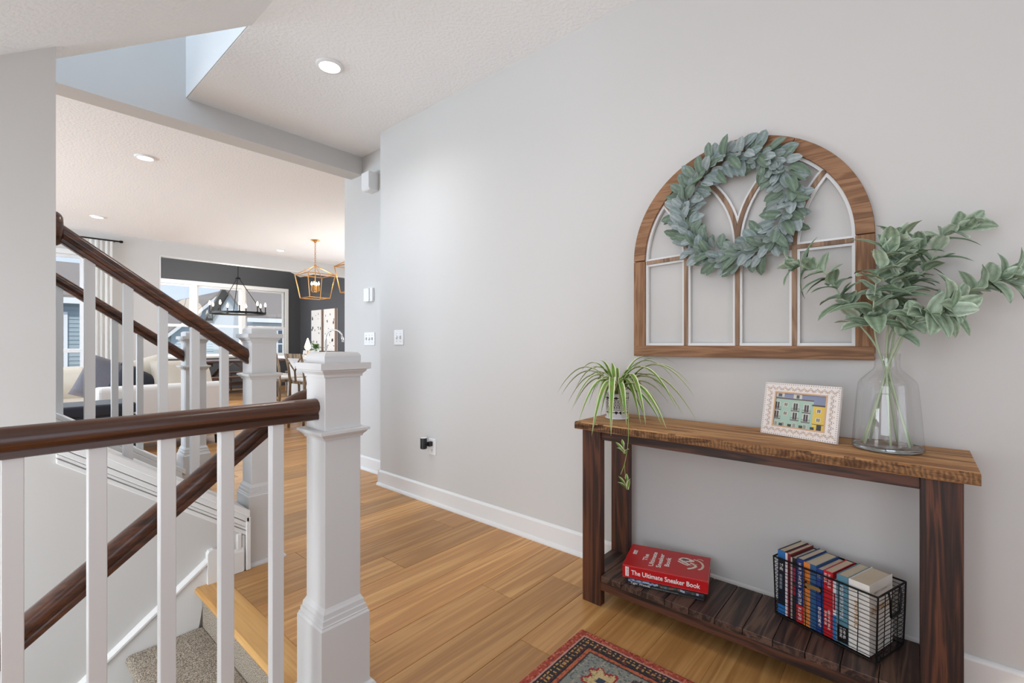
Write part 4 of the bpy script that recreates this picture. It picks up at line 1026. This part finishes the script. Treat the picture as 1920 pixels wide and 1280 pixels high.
def up_book(label, s, t, dep, h, cover, d0=.010, spine=None, lean=0, texts=(), patches=(), front=()):
    z0 = SZ+.0075; o = bA+be*(.010+s)+bn*(d0)+Vector((0, 0, z0)); root = empty('book', o, label, 'book', 'books in the wire basket')
    z = Vector((0, 0, 1)); c = .0022
    m = MB(); m.obox(o, bn*dep, be*(-1)*-c, z*h) if False else None
    m = MB(); m.obox(o+be*c, bn*dep, -be*c, z*h); m.obox(o+be*t, bn*dep, -be*c, z*h); m.obox(o+be*(t-c), bn*c, -be*(t-2*c), z*h)
    m.build('cover', bmat(cover), root, bevel=.0008)
    MB().obox(o+be*(t-c)+bn*c+z*.003, bn*(dep-.006), -be*(t-2*c), z*(h-.006)).build('pages', 'paper', root)
    if patches:
        m = MB()
        for (t0, z0_, t1, z1_, col) in patches:
            a = o+be*(t*t0)+z*(h*z0_)-bn*.0005; m.add([a, a+be*t*(t1-t0), a+be*t*(t1-t0)+z*h*(z1_-z0_), a+z*h*(z1_-z0_)], [(0, 1, 2, 3)], col)
        m.build('spine_print', 'print', root)
    for (tx, size, mt, tpos, ztop, length) in texts:
        text_mesh(tx, size, mt, root, o+be*(t*tpos)+z*(h*ztop)-bn*.0007, -z, be, width=length, bold=.012)
    for (tx, size, mt, dpos, zpos, length) in front:   # lettering on the cover that faces the camera side
        text_mesh(tx, size, mt, root, o+be*(t+.0004)+bn*dpos+z*zpos, bn, z, width=length, bold=.01)
    return root
G = 'books in the wire basket'
s = .0
up_book('blue topped black book at the left end of the basket', s, .026, .150, .228, (22, 30, 48), texts=(('THE', .016, 'txt_white', .3, .80, .026),), patches=((0, .86, 1, 1, (44, 112, 178)), (0, .0, 1, .14, (44, 112, 178)), (.25, .38, .6, .62, (120, 130, 140)))); s += .027
up_book('thin book with white spine and red back, second from the left in the basket', s, .018, .152, .226, (124, 30, 40), patches=((0, 0, .45, 1, (226, 214, 216)),)); s += .019
up_book('grey and black book with pink lettering in the basket', s, .019, .150, .218, (40, 36, 40), patches=((0, 0, .3, 1, (178, 172, 164)), (.38, .62, .9, .84, (140, 44, 78)), (.38, .40, .9, .56, (150, 36, 52)))); s += .020
up_book('navy and red climate book in the basket', s, .024, .150, .224, (32, 54, 112), texts=(('HOW TO AVOID A', .014, 'txt_white', .30, .93, .085), ('DISASTER', .014, 'txt_white', .30, .52, .054), ('BILL GATES', .014, 'txt_white', .30, .235, .046)), patches=((0, 0, 1, .27, (196, 40, 46)),)); s += .025
up_book('orange and blue book in the middle of the basket', s, .040, .150, .220, (46, 92, 138), patches=((0, 0, .52, 1, (228, 136, 62)), (.14, .06, .24, .5, (240, 220, 200)), (.14, .70, .22, .92, (110, 60, 30)))); s += .041
up_book('blue book with white lettering beside the red book in the basket', s, .021, .148, .214, (38, 66, 136), texts=(('ENGAGEMENT', .013, 'txt_white', .30, .40, .066),), patches=((.1, .86, .9, .88, (190, 200, 220)), (.1, .90, .9, .91, (190, 200, 220)))); s += .022
up_book('red book with white lettering and dark spine edge in the basket', s, .028, .152, .218, (196, 28, 40), texts=(('NO RULES', .0115, 'txt_white', .52, .96, .045), ('RULES', .0115, 'txt_white', .10, .96, .030), ('REED HASTINGS', .010, 'txt_white', .52, .42, .066), ('ERIN MEYER', .010, 'txt_white', .14, .38, .046))); s += .029
up_book('short thin white and blue book between red and teal books in the basket', s, .010, .140, .196, (228, 226, 228), patches=((0, 0, 1, .42, (44, 122, 186)), (.2, .5, .8, .78, (150, 60, 80)))); s += .011
up_book('teal book with white lettering in the basket', s, .034, .152, .222, (92, 140, 158), texts=(('A WORLD WITHOUT WORK', .015, 'txt_white', .30, .90, .118), ('DANIEL', .010, 'txt_white', .60, .24, .034), ('SUSSKIND', .010, 'txt_white', .30, .24, .034)), patches=((.08, .03, 1, .27, (20, 20, 22)), (.5, .05, .75, .085, (214, 196, 60)))); s += .035
up_book('thick white book at the right end of the basket', s, .058, .156, .222, (236, 232, 224), texts=(('INSPIRED', .016, 'txt_gold', .3, .72, .09),), front=(('MARTY CAGAN', .010, 'txt_grey', .03, .188, .085), ('INSPIRED', .030, 'txt_gold', .012, .128, .125)))

# ================================================================== RUG
rr = random.Random(17)
X0, X1, Y0, Y1 = .28, 1.552, -.95, .990
mo = MB(); st_ = .0066; nx = int((X1-X0)/st_); ny = int((Y1-Y0)/st_)
import math as _m
def rugcol(x, y):
    d = min(X1-x, Y1-y, x-X0, y-Y0)
    j = rr.random()
    if d < .030: return (172, 74, 56) if j < .6 else ((200, 112, 86) if j < .85 else (140, 56, 46))
    if d < .040: return (196, 150, 136)
    if d < .048: return (44, 40, 44)
    if d < .078:
        s_ = (x+y)*42
        return (186, 146, 88) if _m.sin((x-y)*170)*_m.sin((x+y)*170) > .35 else ((48, 44, 48) if j < .8 else (120, 60, 50))
    if d < .085: return (44, 40, 44)
    if d < .100: return (190, 104, 68) if j < .8 else (150, 70, 56)
    if d < .106: return (70, 58, 56)
    if d < .330:
        # repeated flowers along the border
        if X1-x == d or x-X0 == d: a, q = y-(Y1-.205), (d-.205)
        else: a, q = x-(X1-.205), (d-.205)
        k = round(a/.26); a -= k*.26
        r2 = _m.hypot(a, q*1.15); an = _m.atan2(q, a); pet = .052+.012*_m.cos(6*an)
        if r2 < .016: return (60, 74, 92)
        if r2 < pet: return (208, 184, 134) if j < .85 else (170, 150, 110)
        if r2 < pet+.010: return (160, 52, 50)
        vine = abs(q-.062*_m.sin(a*24.2+1.57)); 
        if .055 < r2 and vine < .008: return (62, 44, 66)
        if .055 < r2 and vine < .020: return (196, 178, 140)
        r3 = _m.hypot(abs(a)-.105, abs(q)-.055)
        if r3 < .020: return (196, 92, 64)
        if r3 < .028: return (70, 60, 66)
        return (140, 142, 134) if j < .7 else ((104, 112, 112) if j < .88 else (170, 160, 140))
    if d < .345: return (60, 54, 58)
    u, v = (x-.9)*11, (y)*11
    f = _m.sin(u)*_m.sin(v)
    if abs(f) < .08: return (70, 52, 60)
    return (178, 78, 60) if f > .4 else ((150, 146, 132) if j < .8 else (196, 170, 124))
hs = {}
for i in range(nx+1):
    for k in range(ny+1): mo.v.append((X0+(X1-X0)*i/nx, Y0+(Y1-Y0)*k/ny, .0075+rr.uniform(-.0011, .0011) if 0 < i < nx and 0 < k < ny else .0004))
for i in range(nx):
    for k in range(ny):
        mo.f.append((i*(ny+1)+k, (i+1)*(ny+1)+k, (i+1)*(ny+1)+k+1, i*(ny+1)+k+1)); mo.c.append(rugcol(X0+(X1-X0)*(i+.5)/nx, Y0+(Y1-Y0)*(k+.5)/ny))
mo.build('area_rug', 'rug_pile', smooth=True, label='oriental style rug with rust red border and muted floral pattern on the oak floor', cat='rug')

# ================================================================== LIVING ROOM
def cushion(name, m, parent, c, w, h, t, rx=0, ry=0, rz=0, pinch=.5, label=None, cat=None, group=None, n=12):
    b = MB(); vs = []
    for sgn in (1, -1):
        for i in range(n+1):
            for k in range(n+1):
                u, v = 2*i/n-1, 2*k/n-1
                th = (max(0, (1-u**4))*max(0, (1-v**4)))**.5*t/2
                s = 1-.06*pinch*(1-(abs(u)*abs(v))**2)*(abs(u)**6+abs(v)**6)
                vs.append((u*w/2*s, sgn*th, v*h/2*s))
    k2 = (n+1)**2; fs = []
    for g in range(2):
        for i in range(n):
            for k in range(n):
                q = [g*k2+i*(n+1)+k, g*k2+(i+1)*(n+1)+k, g*k2+(i+1)*(n+1)+k+1, g*k2+i*(n+1)+k+1]; fs.append(tuple(q if g else q[::-1]))
    M = Matrix.Translation(Vector(c)) @ Matrix.Rotation(rz, 4, 'Z') @ Matrix.Rotation(ry, 4, 'Y') @ Matrix.Rotation(rx, 4, 'X')
    b.add([M @ Vector(v) for v in vs], fs)
    return b.build(name, m, parent, smooth=True, label=label, cat=cat, group=group)
sf = empty('sofa', (1.3, 6.4, 0), 'white upholstered sofa seen from behind past the stairs', 'sofa')
MB().box(.74, 5.90, .10, 1.86, 6.10, .69).build('back', 'white_fabric', sf, bevel=.045, seg=4)
MB().box(.74, 6.08, .10, 1.86, 6.85, .30).build('base', 'white_fabric', sf, bevel=.02)
for x in (.765, 1.30): MB().box(x, 6.10, .29, x+.53, 6.88, .46).build('seat_cushion', 'white_fabric', sf, bevel=.04, seg=3)
MB().box(1.70, 5.94, .10, 1.88, 6.85, .62).build('arm', 'white_fabric', sf, bevel=.05, seg=4)
for x in (.82, 1.78):
    for y in (5.97, 6.78): MB().lathe([(.018, 0), (.025, .10)], (x, y, 0), 12).build('foot', 'black_metal', sf)
cushion('throw_pillow', 'cream_fabric', None, (1.50, 6.22, .70), .55, .48, .20, rx=R(-14), rz=R(8), label='cream pillow with a knotted seam leaning on the right of the sofa', cat='pillow', group='sofa pillows')
cushion('throw_pillow', 'cream_fabric', None, (1.15, 6.35, .72), .60, .46, .20, rx=R(-14), ry=R(-16), rz=R(-6), label='cream pillow leaning in the middle of the sofa', cat='pillow', group='sofa pillows')
cushion('throw_pillow', 'grey_fabric', None, (.86, 6.30, .74), .44, .44, .20, rx=R(-12), ry=R(20), rz=R(-30), label='silvery grey pillow at the left end of the sofa', cat='pillow', group='sofa pillows')
cushion('throw_pillow', 'navy_fabric', None, (1.08, 6.20, .66), .42, .40, .18, rx=R(-10), ry=R(30), rz=R(10), label='dark charcoal pillow with piping in front of the cream pillows', cat='pillow', group='sofa pillows')
cushion('throw_pillow', 'cream_fabric', None, (1.74, 6.42, .69), .42, .42, .18, rx=R(-10), rz=R(60), label='cream pillow against the right arm of the sofa', cat='pillow', group='sofa pillows')
lb = empty('storage_bench', (.5, 5.2, 0), 'dark navy upholstered bench standing behind the white sofa', 'bench')
MB().box(.10, 5.05, .10, .90, 5.50, .52).build('box', 'navy_fabric', lb, bevel=.02, seg=3)
MB().box(.095, 5.045, .525, .905, 5.505, .615).build('lid', 'navy_fabric', lb, bevel=.025, seg=3)
for x in (.15, .85):
    for y in (5.10, 5.45): MB().lathe([(.016, 0), (.022, .10)], (x, y, 0), 10).build('foot', 'black_metal', lb)
ac = empty('armchair', (.7, 8.0, 0), 'cream armchair standing before the far living room window', 'armchair')
MB().box(.30, 7.45, .12, 1.05, 8.25, .42).build('seat', 'cream_fabric', ac, bevel=.05, seg=3)
MB().box(.92, 7.45, .12, 1.10, 8.25, .64).build('arm', 'cream_fabric', ac, bevel=.06, seg=4)
MB().box(.25, 7.45, .12, .43, 8.25, .64).build('arm', 'cream_fabric', ac, bevel=.06, seg=4)
MB().box(.40, 8.10, .12, .95, 8.30, .82).build('back', 'cream_fabric', ac, bevel=.07, seg=4)
for x in (.33, 1.02):
    for y in (7.52, 8.18): MB().lathe([(.015, 0), (.02, .12)], (x, y, 0), 10).build('foot', 'black_metal', ac)
# curtain and rod at the far window
m = MB(); vs = []; nn = 60
for i in range(nn+1):
    x = 1.06+.29*i/nn; y = 9.20+.020*math.sin(i*.52)+.008*math.sin(i*.21)
    for z in (.02, 1.3, 2.66): vs.append((x+(0 if z > 1 else .01*math.sin(i)), y, z))
fs = [(i*3+j, (i+1)*3+j, (i+1)*3+j+1, i*3+j+1) for i in range(nn) for j in range(2)]
m.add(vs, fs).build('curtain', 'curtain', smooth=True, label='sheer white curtain hanging beside the far living room window', cat='curtain')
cr_ = empty('curtain_rod', (.2, 9.2, 2.66), 'thin black curtain rod above the far living room window', 'curtain rod')
MB().tube([(-1.2, 9.2, 2.675), (1.44, 9.2, 2.675)], .011, 10).build('rod', 'black_metal', cr_, smooth=True)
MB().lathe([(.016, 1.43), (.019, 1.44), (.019, 1.465), (.014, 1.472)], (0, 9.2, 2.675), 14, axis='x').build('finial', 'black_metal', cr_)
MB().tube([(1.38, 9.2, 2.675), (1.38, 9.298, 2.675)], .007, 8).build('bracket', 'black_metal', cr_)

# ================================================================== KITCHEN
ki = empty('kitchen_island', (3.75, 6.9, 0), 'white kitchen island with pale stone counter behind the newel post', 'kitchen island')
B('cabinet', 'white_paint', 3.50, 5.65, 0, 4.25, 8.15, .88, ki)
B('countertop', 'quartz', 3.18, 5.60, .88, 4.30, 8.20, .92, ki, bevel=.004)
for k in range(4): B('panel', 'trim', 3.485, 5.72+.61*k, .12, 3.50, 6.25+.61*k, .80, ki, bevel=.004)
fa = empty('kitchen_faucet', (3.72, 7.24, .92), 'tall chrome gooseneck kitchen faucet on the island', 'faucet')
MB().lathe([(.028, .9205), (.028, .94), (.018, .95)], (3.72, 7.24, 0), 16).build('base', 'chrome', fa, smooth=True)
g = [(3.72, 7.24, .94), (3.72, 7.24, 1.22)]+[(3.72+.11-.11*math.cos(R(a))*.75+(-.0275), 7.24-.0-(.11-.11*math.cos(R(a)))*.95, 1.22+.12*math.sin(R(a))) for a in range(15, 166, 15)]
MB().tube(g, .013, 12).build('neck', 'chrome', fa, smooth=True)
e = Vector(g[-1]); MB().tube([e, e+Vector((.006, -.012, -.05)), e+Vector((.01, -.02, -.11))], [.014, .018, .021], 12).build('spray_head', 'chrome', fa, smooth=True)
MB().tube([(3.72, 7.24, 1.02), (3.70, 7.17, 1.05)], .007, 8).build('lever', 'chrome', fa)
ip = empty('island_plant', (3.62, 7.40, .92), 'small leafy green plant in a white pot on the island beside the faucet', 'potted plant')
MB().lathe([(.04, .9205), (.055, .925), (.06, 1.01), (.055, 1.012), (.05, .99), (0, .99)], (3.62, 7.40, 0), 20).build('pot', 'plastic_white', ip, smooth=True)
gl = leaf_mesh(.075, .05, .3, .2, ((64, 104, 44), (84, 124, 58), (96, 134, 66))); gl.materials.append(MATS['sheen_leaf'])
ri = random.Random(6)
for k in range(34):
    a = ri.uniform(0, 6.28); el = ri.uniform(.1, 1.3); d = Vector((math.cos(a)*math.cos(el), math.sin(a)*math.cos(el), math.sin(el)))
    place_leaf(gl, None, ip, Vector((3.62, 7.40, 1.01))+d*ri.uniform(0, .09), d+Vector((0, 0, -.2)), Vector((0, 0, 1))+d, ri.uniform(.7, 1.1))
il = empty('table_lamp', (3.60, 7.62, .92), 'small glowing glass lamp on the island behind the plant', 'lamp')
MB().lathe([(.035, .9205), (.035, .93), (.012, .94), (.012, 1.0), (.02, 1.01)], (3.60, 7.62, 0), 16).build('base', 'gold', il, smooth=True)
MB().lathe([(.02, 1.01), (.045, 1.04), (.048, 1.07), (.03, 1.13), (.008, 1.20), (0, 1.205)], (3.60, 7.62, 0), 18).build('shade', 'bulb', il, smooth=True)

def bar_stool():
    r = empty('bar_stool', (0, 0, 0), cat='stool', group='stools at the kitchen island')
    # faces +X, back at -X
    MB().box(-.19, -.20, .615, .20, .20, .655).build('seat', 'white_fabric', r, bevel=.018, seg=3)
    MB().box(-.20, -.205, .585, .205, .205, .615).build('seat_frame', 'greyed_oak', r, bevel=.004)
    for y in (-.185, .185):
        MB().tube([(-.235, y, 0), (-.215, y, .60), (-.235, y*1.02, .80), (-.27, y*1.04, .97)], [.016, .017, .017, .015], 8).build('back_leg', 'greyed_oak', r, smooth=True)
        MB().tube([(.20, y*1.05, 0), (.18, y, .60)], [.014, .018], 8).build('front_leg', 'greyed_oak', r, smooth=True)
    m = MB(); P = [(-.268-.03*math.cos(k/8*math.pi-math.pi/2)*.6, -.205+.41*k/8) for k in range(9)]
    vs = []
    for x, y in P: vs += [(x-.012, y, .925), (x+.012, y, .925), (x+.006, y, .985), (x-.018, y, .985)]
    m.add(vs, [(i*4+j, i*4+(j+1) % 4, (i+1)*4+(j+1) % 4, (i+1)*4+j) for i in range(8) for j in range(4)]+[(3, 2, 1, 0), (32, 33, 34, 35)]); m.build('top_rail', 'greyed_oak', r, bevel=.004)
    for sg in (1, -1):
        MB().tube([(-.272, -.175*sg, .93), (-.262, -.06*sg, .82), (-.246, 0.005*sg, .74), (-.235, .01*sg, .62)], [.012, .012, .011, .011], 8, flat=.6).build('cross_brace', 'greyed_oak', r, smooth=True)
    for (a, b) in (((-.225, -.185, .22), (.19, -.19, .22)), ((-.225, .185, .22), (.19, .19, .22)), ((.193, -.19, .30), (.193, .19, .30)), ((-.228, -.185, .34), (-.228, .185, .34))):
        MB().tube([a, b], .010, 8).build('stretcher', 'greyed_oak', r)
    return r
bs = bar_stool()
for i, (x, y, lb_) in enumerate(((2.97, 6.14, 'weathered wood cross back stool nearest at the island'), (2.97, 6.80, 'weathered wood cross back stool in the middle at the island'), (2.97, 7.46, 'weathered wood cross back stool farthest at the island'))):
    o = bs if i == 0 else copy_tree(bs); o.location = (x, y, 0); o['label'] = lb_; o.rotation_euler.z = R((4, -3, 2)[i])

def lantern(x, y, label):
    g = empty('lantern_pendant', (x, y, 1.85), label, 'pendant light', 'gold lantern pendants')
    z0, z1, z2 = 1.850, 2.225, 2.375; a, b = .165, .225; t = .008
    lo = [(x+sx*a, y+sy*a, z0) for sx, sy in ((-1, -1), (1, -1), (1, 1), (-1, 1))]; hi = [(x+sx*b, y+sy*b, z1) for sx, sy in ((-1, -1), (1, -1), (1, 1), (-1, 1))]
    for i in range(4):
        MB().tube([lo[i], lo[(i+1) % 4]], t, 4).build('bar', 'gold', g); MB().tube([hi[i], hi[(i+1) % 4]], t, 4).build('bar', 'gold', g)
        MB().tube([lo[i], hi[i]], t, 4).build('bar', 'gold', g); MB().tube([hi[i], (x, y, z2)], t*.8, 4).build('bar', 'gold', g)
    MB().tube([(x, y, z2), (x, y, 1.98)], .007, 8).build('stem', 'gold', g)
    MB().lathe([(.0, 2.36), (.025, 2.365), (.018, 2.39), (0, 2.40)], (x, y, 0), 14).build('finial', 'gold', g)
    for k in range(4):
        an = R(45+90*k); cx, cy = x+.055*math.cos(an), y+.055*math.sin(an)
        MB().tube([(x, y, 1.965), (x+.03*math.cos(an), y+.03*math.sin(an), 1.945), (cx, cy, 1.965)], .005, 6).build('arm', 'gold', g)
        MB().lathe([(.012, 1.965), (.012, 2.06)], (cx, cy, 0), 10).build('candle_sleeve', 'gold', g)
        MB().lathe([(.006, 2.06), (.014, 2.075), (.013, 2.09), (.004, 2.115), (0, 2.118)], (cx, cy, 0), 10).build('bulb', 'bulb', g, smooth=True)
    MB().lathe([(.065, CZ), (.065, CZ-.012), (.02, CZ-.028), (.012, CZ-.05)], (x, y, 0), 20).build('canopy', 'gold', g, smooth=True)
    zc = 2.40; i = 0
    while zc < CZ-.05:
        pts = []
        for k in range(10):
            an = 2*math.pi*k/10; u = .010*math.cos(an); pts.append((x+(u if i % 2 == 0 else 0), y+(0 if i % 2 == 0 else u), zc+.018+.020*math.sin(an)))
        MB().tube(pts, .003, 5, closed=True).build('chain_link', 'gold', g); zc += .031; i += 1
    l = bpy.data.lights.new('lantern_light', 'POINT'); l.energy = 3; l.color = (1, .84, .62); l.shadow_soft_size = .05
    o = bpy.data.objects.new('lantern_light', l); COL.objects.link(o); o.parent = g; o.location = (0, 0, .30)
lantern(3.59, 7.34, 'gold lantern pendant with candle bulbs fully in view above the island')
lantern(3.59, 6.08, 'gold lantern pendant half hidden behind the wall edge')

# ================================================================== DINING ROOM
ch_ = empty('ring_chandelier', (3.68, 11.0, 1.76), 'black ring chandelier with candle bulbs above the dining table', 'chandelier')
cx, cy, cz, cr0 = 3.68, 11.0, 1.765, .52
MB().lathe([(cr0-.012, cz-.022), (cr0+.012, cz-.022), (cr0+.012, cz+.022), (cr0-.012, cz+.022)], (cx, cy, 0), 56, closed=True).build('ring', 'black_metal', ch_)
for k in range(9):
    an = 2*math.pi*k/9+.25; px, py = cx+cr0*math.cos(an), cy+cr0*math.sin(an)
    MB().lathe([(.022, cz+.02), (.022, cz+.03), (.012, cz+.032), (.012, cz+.15)], (px, py, 0), 10).build('candle_sleeve', 'black_metal', ch_)
    MB().lathe([(.010, cz+.15), (.022, cz+.175), (.020, cz+.20), (.006, cz+.24), (0, cz+.245)], (px, py, 0), 10).build('bulb', 'bulb', ch_, smooth=True)
for k in range(3):
    an = 2*math.pi*k/3+.05; MB().tube([(cx+cr0*math.cos(an), cy+cr0*math.sin(an), cz+.02), (cx+.03*math.cos(an), cy+.03*math.sin(an), 2.50)], .007, 6).build('rod', 'black_metal', ch_)
MB().lathe([(.05, 2.49), (.05, 2.52), (.02, 2.55), (0, 2.56)], (cx, cy, 0), 14).build('hub', 'black_metal', ch_)
MB().tube([(cx, cy, 2.55), (cx, cy, 3.60)], .007, 6).build('chain', 'black_metal', ch_)
MB().lathe([(.07, 3.62), (.07, 3.59), (.02, 3.57)], (cx, cy, 0), 16).build('canopy', 'black_metal', ch_)
l = bpy.data.lights.new('chandelier_light', 'POINT'); l.energy = 25; l.color = (1, .86, .66); l.shadow_soft_size = .3
o = bpy.data.objects.new('chandelier_light', l); COL.objects.link(o); o.parent = ch_; o.location = (0, 0, .25)
dt = empty('dining_table', (3.7, 11.1, 0), 'dark wood trestle dining table beneath the chandelier', 'dining table')
B('top', 'dining_dark', 2.75, 10.60, .72, 4.65, 11.60, .765, dt, bevel=.006)
for x in (3.1, 4.3):
    B('foot', 'dining_dark', x-.05, 10.75, 0, x+.05, 11.45, .08, dt, bevel=.01); B('post', 'dining_dark', x-.06, 11.02, .08, x+.06, 11.18, .64, dt); B('head', 'dining_dark', x-.05, 10.78, .64, x+.05, 11.42, .72, dt, bevel=.01)
    MB().tube([(x, 11.1, .25), (x+(.35 if x < 3.5 else -.35), 11.1, .68)], .03, 4).build('brace', 'dining_dark', dt)
B('stretcher', 'dining_dark', 3.1, 11.07, .22, 4.3, 11.13, .30, dt)
db = empty('dining_bench', (3.6, 10.35, 0), 'dark wood bench along the near side of the dining table', 'bench')
B('seat', 'dining_dark', 2.95, 10.15, .42, 4.35, 10.47, .46, db, bevel=.005)
for x in (3.15, 4.15):
    B('foot', 'dining_dark', x-.04, 10.17, 0, x+.04, 10.45, .05, db); B('head', 'dining_dark', x-.04, 10.19, .37, x+.04, 10.43, .42, db)
    for y in (10.25, 10.37): B('post', 'dining_dark', x-.03, y-.025, .05, x+.03, y+.025, .37, db)
B('stretcher', 'dining_dark', 3.19, 10.29, .12, 4.11, 10.33, .18, db)
def dining_chair(m, label, x, y, rz):
    r = empty('dining_chair', (0, 0, 0), label, 'chair', 'chairs around the dining table')
    MB().box(-.21, -.21, .43, .21, .21, .465).build('seat', m, r, bevel=.01)
    for sx in (-1, 1):
        for sy in (-1, 1):
            MB().tube([(sx*.19, sy*.19, 0), (sx*.19, sy*.19, .44)], .016, 8).build('leg', m, r)
        MB().tube([(sx*.19, -.20, .45), (sx*.20, -.24, .92)], .016, 8).build('back_post', m, r)
    MB().box(-.215, -.255, .86, .215, -.23, .95).build('top_rail', m, r, bevel=.006)
    for s in (-1, 1): MB().tube([(-.19*s, -.21, .50), (.19*s, -.24, .86)], .011, 6).build('cross_brace', m, r)
    r.location = (x, y, 0); r.rotation_euler.z = rz
dining_chair('dining_dark', 'dark cross back chair on the far side of the dining table', 3.15, 11.85, R(180))
dining_chair('dining_dark', 'dark cross back chair on the far right side of the dining table', 3.95, 11.85, R(180))
dining_chair('white_paint', 'white cross back chair at the right end of the dining table', 5.0, 11.1, R(90))
dining_chair('dining_dark', 'dark cross back chair at the left end of the dining table', 2.45, 11.1, R(-90))
# birch tree canvases on the dark wall
def birch(y0, y1, z0, z1, label, seed):
    g = empty('birch_canvas', (5.76, (y0+y1)/2, z0), label, 'painting', 'birch canvases on the dark wall'); q = random.Random(seed)
    B('stretcher_frame', 'frame_white', 5.762, y0, z0, 5.789, y1, z1, g)
    m = MB(); m.box(5.760, y0, z0, 5.7625, y1, z1, (228, 226, 224))
    def r_(a, b, c, d, col, k=1): x = 5.7600-.0002*k; m.add([(x, a, b), (x, c, b), (x, c, d), (x, a, d)], [(0, 1, 2, 3)], col)
    w = y1-y0
    r_(y0, z0, y0+.10*w, z1, (96, 74, 64)); r_(y0+.10*w, z0, y0+.17*w, z1, (176, 150, 132))
    for k in range(16):
        yy, zz, s, h = q.uniform(y0+.2*w, y1-.04), q.uniform(z0+.05, z1-.05), q.uniform(.012, .035), q.uniform(.015, .06); x = 5.7594
        m.add([(x, yy+s*math.cos(t*.785), zz+h*math.sin(t*.785)*(1 if t % 2 else .6)) for t in range(8)], [tuple(range(8))], q.choice(((40, 36, 38), (64, 58, 58), (30, 28, 30))))
    m.build('canvas', 'canvas', g)
birch(11.36, 11.99, .93, 1.98, 'left birch bark canvas on the dark dining wall', 4)
birch(10.68, 11.32, .93, 1.98, 'right birch bark canvas on the dark dining wall', 9)

# ================================================================== OUTSIDE
mat('lawn', (112, 118, 84), .95, bump=(8, .5, .05)); mat('roof_brown', (138, 130, 124), .9, bump=(30, .6, .03)); mat('roof_grey', (112, 116, 122), .9, bump=(30, .6, .03))
mat('siding_blue', (206, 220, 230), .7); mat('siding_grey', (158, 172, 178), .7); mat('siding_pale', (214, 218, 220), .7); mat('house_trim', (226, 228, 230), .6); mat('house_glass', (70, 84, 98), .1)
B('ground', 'lawn', -60, 13.0, -3.3, 80, 120, -3.0, kind='structure')
def house(name, label, x0, x1, y0, y1, eave, ridge, wallm, roofm, along='x', wins=()):
    g = empty(name, ((x0+x1)/2, (y0+y1)/2, -3), label, 'house', 'neighbouring houses')
    o = .35; th = .14
    if along == 'x':
        ym = (y0+y1)/2
        MB().prism([(y0, -3), (y1, -3), (y1, eave), (ym, ridge-.1), (y0, eave)], 'x', x0, x1).build('wall', wallm, g)
        k = (ridge-eave)/(ym-y0)
        for sg, yy in ((1, y0), (-1, y1)):
            MB().prism([(yy-sg*o, eave-k*o), (ym, ridge), (ym, ridge+th), (yy-sg*o, eave-k*o+th)], 'x', x0-o, x1+o).build('roof', roofm, g)
        MB().box(x0-o, y0-o-.03, eave-k*o-.12, x1+o, y0-o+.02, eave-k*o+.06).build('fascia', 'house_trim', g)
    else:
        xm = (x0+x1)/2
        MB().prism([(x0, -3), (x1, -3), (x1, eave), (xm, ridge-.1), (x0, eave)], 'y', y0, y1).build('wall', wallm, g)
        k = (ridge-eave)/(xm-x0)
        for sg, xx in ((1, x0), (-1, x1)):
            MB().prism([(xx-sg*o, eave-k*o), (xm, ridge), (xm, ridge+th), (xx-sg*o, eave-k*o+th)], 'y', y0-o, y1+o).build('roof', roofm, g)
            MB().prism([(xx-sg*o, eave-k*o-.14), (xm, ridge-.14), (xm, ridge+.05), (xx-sg*o, eave-k*o+.05)], 'y', y0-o-.04, y0-o).build('fascia', 'house_trim', g)
    z = -2.8; m = MB()
    while z < ridge-.25:
        if along == 'x':
            if z < eave-.1: m.box(x0, y0-.02, z, x1, y0, z+.012)
        else:
            hw = (x1-x0)/2 if z < eave else (x1-x0)/2*(ridge-.1-z)/(ridge-.1-eave)
            m.box((x0+x1)/2-hw, y0-.02, z, (x0+x1)/2+hw, y0, z+.012)
        z += .13
    m.build('siding_lap', wallm, g, kind='stuff')
    for (a, b, c, d) in wins:
        w = MB().box(a-.1, y0-.06, b-.1, c+.1, y0-.005, d+.1).build('window_frame', 'house_trim', g); MB().box(a, y0-.075, b, c, y0-.055, (b+d)/2-.03).box(a, y0-.075, (b+d)/2+.03, c, y0-.055, d).build('pane', 'house_glass', w)
    return g
house('house', 'pale blue gabled house seen through the middle dining window', 6.35, 10.55, 28, 38, 1.75, 3.75, 'siding_blue', 'roof_brown', 'y', ((7.7, -1.6, 8.6, -.2),))
house('house', 'wide house with brown roof seen through the right dining window', 7.95, 19, 22, 27.2, 2.35, 3.75, 'siding_pale', 'roof_brown', 'x', ((9.0, .5, 9.9, 1.7), (10.6, .5, 11.5, 1.7)))
house('house', 'blue grey house with brown roof seen through the left living room window', -5, 2.15, 20, 26, 2.62, 3.9, 'siding_grey', 'roof_brown', 'x', ((.9, .2, 1.75, 2.0), (1.0, -1.6, 1.7, -.4)))
house('house', 'small distant house with grey roof beyond the left dining window', 10.5, 17.5, 58, 66, 1.2, 3.3, 'siding_pale', 'roof_grey', 'x', ((12, -.8, 13, .4), (14.5, -.8, 15.5, .4)))
house('house', 'distant gabled house low behind the left dining window', 18.7, 24, 56, 64, .8, 3.6, 'siding_grey', 'roof_grey', 'y', ((19.5, -.8, 20.7, .5),))
